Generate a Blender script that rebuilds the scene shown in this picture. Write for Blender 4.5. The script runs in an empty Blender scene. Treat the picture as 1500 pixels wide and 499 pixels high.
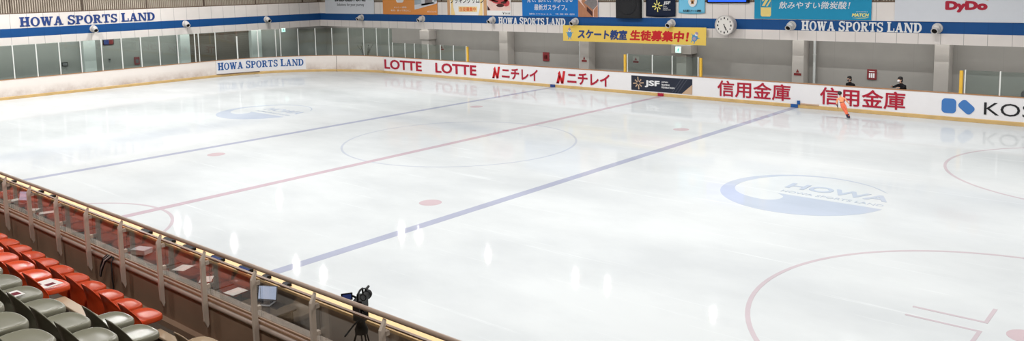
import bpy, bmesh, math, random
from math import sin, cos, pi, radians
from mathutils import Vector, Matrix
random.seed(7)
SC = bpy.context.scene
COL = SC.collection

# ------------------------------------------------------------------ colours and materials
def lin(c):
    c = c / 255.0
    return c / 12.92 if c <= 0.04045 else ((c + 0.055) / 1.055) ** 2.4
def rgb(r, g, b):
    return (lin(r), lin(g), lin(b), 1.0)

def mat(name, col, rough=0.5, spec=0.5, metal=0.0, vary=0.06, scale=6.0, coat=0.0, emit=None, estr=0.0):
    """Principled material whose colour is gently mottled by procedural noise."""
    m = bpy.data.materials.new(name); m.use_nodes = True
    nt = m.node_tree; b = nt.nodes['Principled BSDF']
    tc = nt.nodes.new('ShaderNodeTexCoord'); nz = nt.nodes.new('ShaderNodeTexNoise')
    nz.inputs['Scale'].default_value = scale; nz.inputs['Detail'].default_value = 4
    nt.links.new(tc.outputs['Object'], nz.inputs['Vector'])
    mx = nt.nodes.new('ShaderNodeMix'); mx.data_type = 'RGBA'
    lo = tuple(max(0, c * (1 - vary)) for c in col[:3]) + (1,)
    hi = tuple(min(1, c * (1 + vary)) for c in col[:3]) + (1,)
    mx.inputs['A'].default_value = lo; mx.inputs['B'].default_value = hi
    nt.links.new(nz.outputs['Fac'], mx.inputs['Factor'])
    nt.links.new(mx.outputs['Result'], b.inputs['Base Color'])
    b.inputs['Roughness'].default_value = rough
    b.inputs['Specular IOR Level'].default_value = spec
    b.inputs['Metallic'].default_value = metal
    b.inputs['Coat Weight'].default_value = coat
    if emit:
        b.inputs['Emission Color'].default_value = emit
        b.inputs['Emission Strength'].default_value = estr
    return m

def joint_mat(name, col, axis, spacing, width=0.022, dark=0.5, rough=0.6, offset=0.0, stain=0.08):
    """Flat panels with dark vertical joints every `spacing` metres along x or y."""
    m = mat(name, col, rough, 0.3, vary=stain, scale=1.3)
    nt = m.node_tree; b = nt.nodes['Principled BSDF']
    g = nt.nodes.new('ShaderNodeNewGeometry'); sp = nt.nodes.new('ShaderNodeSeparateXYZ')
    nt.links.new(g.outputs['Position'], sp.inputs[0])
    a = nt.nodes.new('ShaderNodeMath'); a.operation = 'ADD'; a.inputs[1].default_value = 1000 * spacing + offset
    nt.links.new(sp.outputs[axis], a.inputs[0])
    md = nt.nodes.new('ShaderNodeMath'); md.operation = 'MODULO'; md.inputs[1].default_value = spacing
    nt.links.new(a.outputs[0], md.inputs[0])
    lt = nt.nodes.new('ShaderNodeMath'); lt.operation = 'LESS_THAN'; lt.inputs[1].default_value = width
    nt.links.new(md.outputs[0], lt.inputs[0])
    old = b.inputs['Base Color'].links[0].from_socket
    mx = nt.nodes.new('ShaderNodeMix'); mx.data_type = 'RGBA'
    nt.links.new(lt.outputs[0], mx.inputs['Factor']); nt.links.new(old, mx.inputs['A'])
    mx.inputs['B'].default_value = tuple(c * dark for c in col[:3]) + (1,)
    nt.links.new(mx.outputs['Result'], b.inputs['Base Color'])
    return m

def worn_board_mat(name, col, worn):
    """White plastic boards, scuffed grey towards the ice in irregular blotches."""
    m = mat(name, col, 0.35, 0.4, vary=0.02, scale=3)
    nt = m.node_tree; b = nt.nodes['Principled BSDF']
    g = nt.nodes.new('ShaderNodeNewGeometry'); sp = nt.nodes.new('ShaderNodeSeparateXYZ')
    nt.links.new(g.outputs['Position'], sp.inputs[0])
    mr = nt.nodes.new('ShaderNodeMapRange'); mr.inputs[1].default_value = 0.75; mr.inputs[2].default_value = 0.15
    nt.links.new(sp.outputs[2], mr.inputs[0])
    nz = nt.nodes.new('ShaderNodeTexNoise'); nz.inputs['Scale'].default_value = 1.1; nz.inputs['Detail'].default_value = 7
    nz.inputs['Roughness'].default_value = 0.7
    nt.links.new(g.outputs['Position'], nz.inputs['Vector'])
    r2 = nt.nodes.new('ShaderNodeMapRange'); r2.inputs[1].default_value = 0.3; r2.inputs[2].default_value = 0.7
    nt.links.new(nz.outputs['Fac'], r2.inputs[0])
    ml = nt.nodes.new('ShaderNodeMath'); ml.operation = 'MULTIPLY'
    nt.links.new(mr.outputs[0], ml.inputs[0]); nt.links.new(r2.outputs[0], ml.inputs[1])
    old = b.inputs['Base Color'].links[0].from_socket
    mx = nt.nodes.new('ShaderNodeMix'); mx.data_type = 'RGBA'
    nt.links.new(ml.outputs[0], mx.inputs['Factor']); nt.links.new(old, mx.inputs['A'])
    mx.inputs['B'].default_value = worn
    nt.links.new(mx.outputs['Result'], b.inputs['Base Color'])
    return m

def ice_mat(name, col, streak=0.05):
    """Resurfaced ice: white paint under a thin glossy film, with skate scratches and cloudy patches."""
    m = bpy.data.materials.new(name); m.use_nodes = True
    nt = m.node_tree; b = nt.nodes['Principled BSDF']
    g = nt.nodes.new('ShaderNodeNewGeometry')
    def noise(sc, stretch=(1, 1, 1), rot=0.0, det=5, ro=0.55):
        mp = nt.nodes.new('ShaderNodeMapping'); mp.inputs['Scale'].default_value = stretch
        mp.inputs['Rotation'].default_value = (0, 0, rot)
        nt.links.new(g.outputs['Position'], mp.inputs['Vector'])
        n = nt.nodes.new('ShaderNodeTexNoise'); n.inputs['Scale'].default_value = sc
        n.inputs['Detail'].default_value = det; n.inputs['Roughness'].default_value = ro
        nt.links.new(mp.outputs[0], n.inputs['Vector']); return n.outputs['Fac']
    def rng(s, a, c, o0=0.0, o1=1.0):
        r = nt.nodes.new('ShaderNodeMapRange'); r.inputs[1].default_value = a; r.inputs[2].default_value = c
        r.inputs[3].default_value = o0; r.inputs[4].default_value = o1
        nt.links.new(s, r.inputs[0]); return r.outputs[0]
    def mixc(fac, A, B):
        mx = nt.nodes.new('ShaderNodeMix'); mx.data_type = 'RGBA'
        nt.links.new(fac, mx.inputs['Factor'])
        if isinstance(A, tuple): mx.inputs['A'].default_value = A
        else: nt.links.new(A, mx.inputs['A'])
        mx.inputs['B'].default_value = B
        return mx.outputs['Result']
    cloud = tuple(c * f for c, f in zip(col[:3], (0.87, 0.875, 0.885))) + (1,)
    white = tuple(min(1, c * 1.10 + 0.02) for c in col[:3]) + (1,)
    c1 = mixc(rng(noise(0.16, (1, 1.6, 1), 0.5, 7, 0.6), 0.42, 0.66), tuple(col), cloud)
    # long, thin pale skate scratches in two directions
    s1 = rng(noise(0.9, (0.12, 3.2, 1), 0.35, 6, 0.7), 0.60, 0.74)
    s2 = rng(noise(0.8, (0.15, 3.6, 1), -0.75, 6, 0.7), 0.62, 0.76)
    ad = nt.nodes.new('ShaderNodeMath'); ad.operation = 'MAXIMUM'
    nt.links.new(s1, ad.inputs[0]); nt.links.new(s2, ad.inputs[1])
    c2 = mixc(ad.outputs[0], c1, white)
    rn = rng(noise(0.5, (0.3, 1.5, 1), 0.35, 6, 0.6), 0.3, 0.75, 0.028, 0.06)
    bp = nt.nodes.new('ShaderNodeBump'); bp.inputs['Strength'].default_value = 0.05; bp.inputs['Distance'].default_value = 0.01
    nt.links.new(noise(5.0, (0.4, 1.3, 1), 0.3, 4), bp.inputs['Height'])
    # frosted paint layer below, partly wetted glossy film above
    df = nt.nodes.new('ShaderNodeBsdfDiffuse'); nt.links.new(c2, df.inputs['Color'])
    gl = nt.nodes.new('ShaderNodeBsdfGlossy'); nt.links.new(rn, gl.inputs['Roughness']); nt.links.new(bp.outputs[0], gl.inputs['Normal'])
    fr = nt.nodes.new('ShaderNodeFresnel'); fr.inputs['IOR'].default_value = 1.31
    mu = nt.nodes.new('ShaderNodeMath'); mu.operation = 'MULTIPLY'
    nt.links.new(fr.outputs[0], mu.inputs[0])
    nt.links.new(rng(noise(0.22, (0.5, 1.4, 1), 0.4, 6, 0.65), 0.35, 0.65, 0.66, 0.40), mu.inputs[1])
    ms = nt.nodes.new('ShaderNodeMixShader')
    nt.links.new(mu.outputs[0], ms.inputs[0]); nt.links.new(df.outputs[0], ms.inputs[1]); nt.links.new(gl.outputs[0], ms.inputs[2])
    nt.links.new(ms.outputs[0], nt.nodes['Material Output'].inputs['Surface']); nt.nodes.remove(b)
    return m

def glass_mat(name, tint, base=0.04, grow=0.9):
    """Clear pane: tinted see-through mixed with a mirror that grows with grazing angle."""
    m = bpy.data.materials.new(name); m.use_nodes = True
    nt = m.node_tree; nt.nodes.clear()
    out = nt.nodes.new('ShaderNodeOutputMaterial')
    tr = nt.nodes.new('ShaderNodeBsdfTransparent'); tr.inputs[0].default_value = tint
    gl = nt.nodes.new('ShaderNodeBsdfGlossy'); gl.inputs['Roughness'].default_value = 0.015
    lw = nt.nodes.new('ShaderNodeLayerWeight'); lw.inputs['Blend'].default_value = 0.5
    pw = nt.nodes.new('ShaderNodeMath'); pw.operation = 'POWER'; pw.inputs[1].default_value = 5
    nt.links.new(lw.outputs['Facing'], pw.inputs[0])
    ma = nt.nodes.new('ShaderNodeMath'); ma.operation = 'MULTIPLY_ADD'
    ma.inputs[1].default_value = grow; ma.inputs[2].default_value = base
    nt.links.new(pw.outputs[0], ma.inputs[0])
    mx = nt.nodes.new('ShaderNodeMixShader')
    nt.links.new(ma.outputs[0], mx.inputs[0]); nt.links.new(tr.outputs[0], mx.inputs[1]); nt.links.new(gl.outputs[0], mx.inputs[2])
    nt.links.new(mx.outputs[0], out.inputs[0])
    return m

M = dict(
    ice=ice_mat('ice', rgb(208, 212, 213)),
    ice_blue=ice_mat('ice_blue_paint', rgb(170, 174, 191)),
    ice_red=ice_mat('ice_red_paint', rgb(192, 175, 182)),
    ice_pale=ice_mat('ice_pale_blue_paint', rgb(190, 195, 205)),
    ice_pink=ice_mat('ice_pale_red_paint', rgb(197, 185, 190)),
    ice_spot=ice_mat('ice_spot_paint', rgb(200, 182, 186)),
    ice_logo=ice_mat('ice_logo_paint', rgb(184, 192, 205)),
    board=worn_board_mat('old_board', rgb(232, 224, 217), rgb(172, 150, 136)),
    advert=mat('advert_white', rgb(228, 226, 227), 0.35, 0.4, vary=0.015),
    kick=mat('kick_yellow', rgb(200, 168, 112), 0.45, 0.4, vary=0.22, scale=2.5),
    cap=mat('cap_brown', rgb(172, 128, 92), 0.5, 0.4, vary=0.12),
    capcream=mat('cap_cream', rgb(246, 206, 148), 0.5, 0.35, vary=0.06),
    seam=mat('seam_dark', rgb(92, 72, 62), 0.7, 0.2),
    red=mat('letter_red', rgb(168, 20, 48), 0.4, 0.4, vary=0.05),
    redbright=mat('letter_bright_red', rgb(200, 26, 34), 0.4, 0.4, vary=0.05),
    blueletter=mat('letter_blue', rgb(28, 84, 148), 0.45, 0.4, vary=0.08),
    navyletter=mat('letter_navy', rgb(34, 62, 124), 0.45, 0.4, vary=0.1),
    white=mat('white_paint', rgb(228, 228, 228), 0.5, 0.4, vary=0.03),
    black=mat('black_print', rgb(24, 24, 28), 0.45, 0.4, vary=0.2),
    kose=mat('emblem_blue', rgb(62, 116, 180), 0.4, 0.4, vary=0.05),
    jsf=mat('panel_navy', rgb(30, 36, 52), 0.4, 0.4, vary=0.12),
    jsfgold=mat('gold_print', rgb(190, 160, 132), 0.4, 0.4, vary=0.08),
    fwhite_x=joint_mat('fascia_white_far', rgb(226, 219, 214), 0, 0.92, offset=0.25),
    fblue_x=joint_mat('fascia_blue_far', rgb(13, 74, 134), 0, 0.92, dark=0.85, offset=0.25),
    fwhite_y=joint_mat('fascia_white_left', rgb(226, 219, 214), 1, 0.92, offset=0.1),
    fblue_y=joint_mat('fascia_blue_left', rgb(13, 74, 134), 1, 0.92, dark=0.85, offset=0.1),
    fcap=mat('fascia_cap', rgb(110, 92, 78), 0.6, 0.3),
    bar=mat('baluster_beige', rgb(192, 180, 164), 0.5, 0.4),
    barpost=mat('rail_post_brown', rgb(84, 70, 60), 0.5, 0.4),
    backwall=mat('balcony_wall', rgb(168, 152, 136), 0.8, 0.2, vary=0.1, scale=1),
    greywall=joint_mat('grey_wall', rgb(150, 148, 143), 0, 1.85, width=0.012, dark=0.88, rough=0.8),
    greywall_y=joint_mat('grey_wall_left', rgb(150, 150, 146), 1, 1.85, width=0.012, dark=0.88, rough=0.8),
    pillar=mat('pillar_grey', rgb(176, 172, 166), 0.7, 0.3, vary=0.05, scale=2),
    pillarwhite=mat('pillar_pale', rgb(196, 200, 198), 0.7, 0.3, vary=0.04, scale=2),
    shutter=joint_mat('shutter_brown', rgb(104, 96, 88), 2, 0.16, width=0.02, dark=0.7, rough=0.6),
    walkway=mat('walkway_rubber', rgb(92, 90, 88), 0.8, 0.2, vary=0.1),
    post=mat('post_white', rgb(226, 228, 224), 0.35, 0.5, vary=0.03),
    yellowpad=mat('pad_yellow', rgb(222, 176, 62), 0.5, 0.4, vary=0.08),
    glass=glass_mat('rink_glass', (0.80, 0.86, 0.84, 1), 0.03, 0.75),
    glassstand=glass_mat('stand_glass', (0.80, 0.80, 0.78, 1), 0.13, 1.0),
    glassedge=mat('glass_edge', rgb(150, 186, 176), 0.2, 0.5),
    concrete=mat('stand_concrete', rgb(152, 124, 102), 0.85, 0.2, vary=0.22, scale=2.2),
    tier=mat('tier_concrete', rgb(98, 88, 78), 0.9, 0.15, vary=0.18, scale=3),
    coping=mat('coping', rgb(186, 166, 152), 0.4, 0.4, vary=0.08),
    rail=mat('rail_brown', rgb(176, 152, 134), 0.35, 0.5, vary=0.06),
    railpost=mat('rail_post', rgb(222, 206, 190), 0.4, 0.5, vary=0.06),
    frame=mat('frame_brown', rgb(176, 138, 108), 0.4, 0.5, vary=0.06),
    orange=mat('seat_orange', rgb(234, 88, 46), 0.22, 0.5, vary=0.05, scale=9),
    grey=mat('seat_grey', rgb(134, 132, 114), 0.25, 0.5, vary=0.06, scale=9),
    tan=mat('seat_tan', rgb(196, 170, 140), 0.3, 0.5, vary=0.06, scale=9),
    steel=mat('seat_steel', rgb(92, 84, 76), 0.5, 0.5, metal=0.4),
    paper=mat('paper', rgb(240, 236, 232), 0.7, 0.2, vary=0.02),
    paperred=mat('paper_print', rgb(120, 34, 50), 0.7, 0.2, vary=0.1),
    tablecloth=mat('table_top', rgb(44, 38, 36), 0.6, 0.3, vary=0.12),
    darkmetal=mat('dark_metal', rgb(44, 42, 42), 0.45, 0.5, metal=0.3),
    chrome=mat('chrome', rgb(206, 206, 206), 0.2, 0.5, metal=0.9),
    darkcloth=mat('dark_upholstery', rgb(38, 38, 44), 0.8, 0.2, vary=0.15),
    platform=mat('platform_carpet', rgb(40, 38, 36), 0.9, 0.1, vary=0.2, scale=8),
    blackplastic=mat('black_plastic', rgb(11, 11, 13), 0.6, 0.2, vary=0.2),
    greyplastic=mat('grey_plastic', rgb(120, 120, 122), 0.4, 0.5),
    screenblue=mat('screen_blue', rgb(38, 52, 96), 0.2, 0.5, emit=rgb(60, 80, 150), estr=0.2),
    laptopscreen=mat('laptop_screen', rgb(190, 200, 215), 0.2, 0.5, emit=rgb(190, 205, 240), estr=0.95),
    led=mat('led_screen', rgb(40, 90, 220), 0.2, 0.5, emit=rgb(44, 96, 232), estr=0.85),
    exitgreen=mat('exit_lit', rgb(210, 245, 235), 0.3, 0.4, emit=rgb(205, 250, 240), estr=0.9),
    exitprint=mat('exit_print', rgb(60, 190, 160), 0.3, 0.4, emit=rgb(60, 190, 160), estr=0.5),
    bannergrey=mat('banner_pale_grey', rgb(210, 213, 219), 0.5, 0.3, vary=0.02),
    banorange=mat('banner_orange', rgb(224, 146, 76), 0.5, 0.3, vary=0.02),
    banphoto=mat('banner_photo_grey', rgb(160, 172, 180), 0.5, 0.3, vary=0.25, scale=2),
    bantan=mat('banner_tan', rgb(206, 160, 116), 0.5, 0.3, vary=0.08),
    banlight=mat('banner_pale_yellow', rgb(244, 214, 150), 0.5, 0.3, vary=0.03),
    banteal=mat('banner_teal', rgb(24, 140, 180), 0.5, 0.3, vary=0.03),
    banblue=mat('banner_blue', rgb(16, 112, 188), 0.5, 0.3, vary=0.03),
    bansky=mat('banner_sky', rgb(118, 194, 226), 0.6, 0.3, vary=0.03),
    bannavy=mat('banner_navy', rgb(22, 32, 54), 0.7, 0.2, vary=0.12),
    bancloth=mat('banner_white', rgb(240, 238, 236), 0.5, 0.3, vary=0.02),
    banpink=mat('banner_pink', rgb(232, 200, 190), 0.5, 0.3, vary=0.18, scale=3),
    meat=mat('print_meat', rgb(196, 72, 76), 0.5, 0.3, vary=0.35, scale=5),
    meatdark=mat('print_dark', rgb(70, 34, 32), 0.5, 0.3, vary=0.3, scale=5),
    wood=mat('print_wood', rgb(178, 122, 90), 0.5, 0.3, vary=0.15),
    marble=mat('print_marble', rgb(128, 122, 122), 0.5, 0.3, vary=0.3, scale=8),
    banyellow=mat('banner_yellow', rgb(238, 204, 98), 0.55, 0.3, vary=0.05, scale=2),
    lemon=mat('print_lemon', rgb(236, 226, 130), 0.5, 0.3, vary=0.05),
    bottle=mat('print_bottle', rgb(232, 208, 128), 0.5, 0.3, vary=0.08),
    orangeprint=mat('print_orange', rgb(228, 108, 50), 0.5, 0.3, vary=0.05),
    birdblue=mat('print_bird_blue', rgb(86, 150, 196), 0.5, 0.3, vary=0.05),
    birdmauve=mat('print_bird_mauve', rgb(168, 150, 172), 0.5, 0.3, vary=0.05),
    speaker=mat('speaker_black', rgb(44, 44, 46), 0.8, 0.2, vary=0.25, scale=14),
    ball=mat('nozzle_shell', rgb(214, 210, 206), 0.3, 0.5, vary=0.03),
    hole=mat('nozzle_throat', rgb(22, 16, 14), 0.7, 0.2),
    clockface=mat('clock_face', rgb(226, 222, 216), 0.4, 0.4, vary=0.02),
    clockrim=mat('clock_rim', rgb(196, 190, 186), 0.3, 0.5, vary=0.05),
    hosebox=mat('hose_box_red', rgb(126, 46, 50), 0.5, 0.4, vary=0.08),
    noticered=mat('notice_red', rgb(120, 44, 44), 0.6, 0.3),
    skin=mat('skin', rgb(222, 178, 152), 0.5, 0.3, vary=0.03),
    hair=mat('hair_black', rgb(26, 22, 22), 0.5, 0.4, vary=0.2),
    costume=mat('costume_orange', rgb(250, 168, 122), 0.6, 0.3, vary=0.05),
    tights=mat('trousers_orange', rgb(252, 126, 92), 0.6, 0.3, vary=0.05),
    belt=mat('belt_rust', rgb(176, 74, 44), 0.6, 0.3),
    boot=mat('boot_navy', rgb(40, 38, 62), 0.4, 0.5),
    glove=mat('glove_dark', rgb(58, 50, 56), 0.7, 0.2),
    jacket=mat('jacket_black', rgb(24, 24, 28), 0.8, 0.2, vary=0.2),
    maskwhite=mat('mask_white', rgb(232, 232, 234), 0.7, 0.2),
    maskgrey=mat('mask_grey', rgb(98, 96, 98), 0.7, 0.2),
    leaf=mat('leaf_dark', rgb(44, 52, 42), 0.6, 0.3, vary=0.2),
    stem=mat('stem_brown', rgb(74, 62, 48), 0.7, 0.2),
    pot=mat('pot_clay', rgb(150, 108, 84), 0.7, 0.2),
    ceil=mat('ceiling_deck', rgb(150, 148, 146), 0.8, 0.2, vary=0.05, scale=0.5),
    plainwall=mat('hall_wall', rgb(170, 164, 158), 0.8, 0.2, vary=0.06, scale=0.5),
    cable=mat('cable_black', rgb(24, 22, 24), 0.5, 0.4),
    cablewhite=mat('cable_pale', rgb(190, 184, 178), 0.5, 0.4),
)

# ------------------------------------------------------------------ mesh helpers
def link(name, me, parent=None, loc=None):
    o = bpy.data.objects.new(name, me); COL.objects.link(o)
    if parent is not None: o.parent = parent
    if loc is not None: o.location = loc
    return o
def tag(o, label=None, cat=None, group=None, kind=None):
    if label: o['label'] = label
    if cat: o['category'] = cat
    if group: o['group'] = group
    if kind: o['kind'] = kind
    return o
def empty(name, loc, label=None, cat=None, group=None, rz=0.0):
    o = bpy.data.objects.new(name, None); COL.objects.link(o)
    o.location = loc; o.rotation_euler = (0, 0, rz); o.empty_display_size = 0.2
    return tag(o, label, cat, group)

class MB:
    """Collects shapes into one bmesh; slots lets faces use several materials."""
    def __init__(s): s.bm = bmesh.new(); s.mi = 0
    def _f(s, vs):
        try:
            f = s.bm.faces.new(vs); f.material_index = s.mi; return f
        except ValueError: return None
    def box(s, x0, x1, y0, y1, z0, z1, mtx=None):
        c = [Vector((x, y, z)) for z in (z0, z1) for y in (y0, y1) for x in (x0, x1)]
        if mtx: c = [mtx @ v for v in c]
        v = [s.bm.verts.new(p) for p in c]
        for q in ((0, 2, 3, 1), (4, 5, 7, 6), (0, 1, 5, 4), (2, 6, 7, 3), (0, 4, 6, 2), (1, 3, 7, 5)): s._f([v[i] for i in q])
        return s
    def prism(s, poly, fmap, t0, t1):
        """poly = [(u,v)], extruded from w=t0 to t1; fmap(u,v,w)->Vector"""
        a = [s.bm.verts.new(fmap(u, v, t0)) for u, v in poly]; b = [s.bm.verts.new(fmap(u, v, t1)) for u, v in poly]
        n = len(poly); s._f(list(reversed(a))); s._f(b)
        for i in range(n): s._f([a[i], a[(i + 1) % n], b[(i + 1) % n], b[i]])
        return s
    def ringprism(s, outer, inner, fmap, t0, t1):
        n = len(outer)
        L = [[s.bm.verts.new(fmap(u, v, t)) for u, v in P] for P in (outer, inner) for t in (t0, t1)]
        o0, o1, i0, i1 = L
        for i in range(n):
            j = (i + 1) % n
            s._f([o1[i], o1[j], i1[j], i1[i]]); s._f([o0[j], o0[i], i0[i], i0[j]])
            s._f([o0[i], o0[j], o1[j], o1[i]]); s._f([i0[j], i0[i], i1[i], i1[j]])
        return s
    def tube(s, pts, r, n=10, caps=True):
        pts = [Vector(p) for p in pts]; rings = []
        rr = r if isinstance(r, (list, tuple)) else [r] * len(pts)
        up = None
        for i, p in enumerate(pts):
            d = (pts[min(i + 1, len(pts) - 1)] - pts[max(i - 1, 0)]).normalized()
            if up is None:
                up = Vector((0, 0, 1)) if abs(d.z) < 0.9 else Vector((1, 0, 0))
            a = d.cross(up).normalized(); b = a.cross(d).normalized(); up = b
            rings.append([s.bm.verts.new(p + (a * cos(2 * pi * k / n) + b * sin(2 * pi * k / n)) * rr[i]) for k in range(n)])
        for q, w in zip(rings, rings[1:]):
            for k in range(n): s._f([q[k], q[(k + 1) % n], w[(k + 1) % n], w[k]])
        if caps: s._f(list(reversed(rings[0]))); s._f(rings[-1])
        return s
    def lathe(s, prof, mtx=None, n=24):
        """prof = [(r,z)] about local z"""
        mtx = mtx or Matrix.Identity(4); rings = []
        for r, z in prof:
            if r < 1e-6: rings.append([s.bm.verts.new(mtx @ Vector((0, 0, z)))])
            else: rings.append([s.bm.verts.new(mtx @ Vector((r * cos(2 * pi * k / n), r * sin(2 * pi * k / n), z))) for k in range(n)])
        for q, w in zip(rings, rings[1:]):
            for k in range(n):
                k2 = (k + 1) % n
                if len(q) == 1 and len(w) == 1: continue
                if len(q) == 1: s._f([q[0], w[k], w[k2]][::-1])
                elif len(w) == 1: s._f([q[k], q[k2], w[0]])
                else: s._f([q[k], q[k2], w[k2], w[k]])
        return s
    def ball(s, c, rx, ry=None, rz=None, n=16, m=10, mtx=None):
        ry = ry or rx; rz = rz or rx
        T = Matrix.Translation(Vector(c)) @ (mtx or Matrix.Identity(4)) @ Matrix.Diagonal((rx, ry, rz, 1))
        return s.lathe([(sin(pi * i / m), -cos(pi * i / m)) for i in range(m + 1)], T, n)
    def build(s, name, mats, parent=None, smooth=False, bevel=0.0, loc=None, fixn=True):
        if fixn: bmesh.ops.recalc_face_normals(s.bm, faces=s.bm.faces[:])
        me = bpy.data.meshes.new(name); s.bm.to_mesh(me); s.bm.free()
        for m in (mats if isinstance(mats, (list, tuple)) else [mats]): me.materials.append(m)
        if smooth:
            for p in me.polygons: p.use_smooth = True
            try: me.set_sharp_from_angle(angle=radians(40))
            except Exception: pass
        o = link(name, me, parent, loc)
        if bevel:
            b = o.modifiers.new('bevel', 'BEVEL'); b.width = bevel; b.segments = 2; b.limit_method = 'ANGLE'
        return o

def plane_map(O, U, V):
    O, U, V = Vector(O), Vector(U).normalized(), Vector(V).normalized(); N = U.cross(V)
    return lambda u, v, w: O + U * u + V * v + N * w
XZ = lambda y, x=0.0, z=0.0: plane_map((x, y, z), (1, 0, 0), (0, 0, 1))          # faces -y
YZ = lambda x, y=0.0, z=0.0: plane_map((x, y, z), (0, 1, 0), (0, 0, 1))          # faces +x
ICE = lambda x, y, z=0.0: plane_map((x, y, z), (1, 0, 0), (0, 1, 0))

def rect(u0, u1, v0, v1): return [(u0, v0), (u1, v0), (u1, v1), (u0, v1)]
def ell(cu, cv, ru, rv, n=40, a0=0.0, a1=2 * pi):
    full = abs(a1 - a0 - 2 * pi) < 1e-6
    k = n if full else n + 1
    return [(cu + ru * cos(a0 + (a1 - a0) * i / n), cv + rv * sin(a0 + (a1 - a0) * i / n)) for i in range(k)]
def rrect(u0, u1, v0, v1, r, n=5):
    P = []
    for cx, cy, a in ((u1 - r, v0 + r, -pi / 2), (u1 - r, v1 - r, 0), (u0 + r, v1 - r, pi / 2), (u0 + r, v0 + r, pi)):
        P += [(cx + r * cos(a + pi / 2 * i / n), cy + r * sin(a + pi / 2 * i / n)) for i in range(n + 1)]
    return P

def text_raw(body, bold=0.0, shear=0.0, res=3):
    cu = bpy.data.curves.new('t', 'FONT'); cu.body = body; cu.size = 1.0; cu.offset = bold; cu.shear = shear
    cu.resolution_u = res; cu.extrude = 0.01; cu.align_x = 'LEFT'
    o = bpy.data.objects.new('t', cu); COL.objects.link(o)
    dg = bpy.context.evaluated_depsgraph_get(); dg.update()
    me = bpy.data.meshes.new_from_object(o.evaluated_get(dg))
    bpy.data.objects.remove(o); bpy.data.curves.remove(cu)
    return me
def text(name, body, fmap, box, m, parent=None, bold=0.0, shear=0.0, t0=0.004, t1=0.012, res=3):
    """Lettering fitted to box=(u0,u1,v0,v1) of a mapped surface, from w=t0 to t1 proud of it."""
    me = text_raw(body, 0.0, shear, res)
    if bold > 0:
        bm = bmesh.new(); bm.from_mesh(me); n0 = bm.verts[:]; f0 = bm.faces[:]
        for k in range(8):
            g = bmesh.ops.duplicate(bm, geom=n0 + bm.edges[:0] + f0)
            d = Vector((cos(k * pi / 4), sin(k * pi / 4), 0)) * bold
            for e in g['geom']:
                if isinstance(e, bmesh.types.BMVert): e.co += d + Vector((0, 0, .001 * (k + 1)))
        bm.to_mesh(me); bm.free()
    xs = [v.co.x for v in me.vertices]; ys = [v.co.y for v in me.vertices]
    if not xs: return None
    x0, x1, y0, y1 = min(xs), max(xs), min(ys), max(ys); u0, u1, v0, v1 = box
    for v in me.vertices:
        v.co = fmap(u0 + (v.co.x - x0) / (x1 - x0) * (u1 - u0), v0 + (v.co.y - y0) / (y1 - y0) * (v1 - v0), (t1 if v.co.z > 0 else t0) + max(0.0, abs(v.co.z) - .01) * (.6 if v.co.z > 0 else 0))
    me.name = name; me.materials.clear(); me.materials.append(m)
    return link(name, me, parent)

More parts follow.
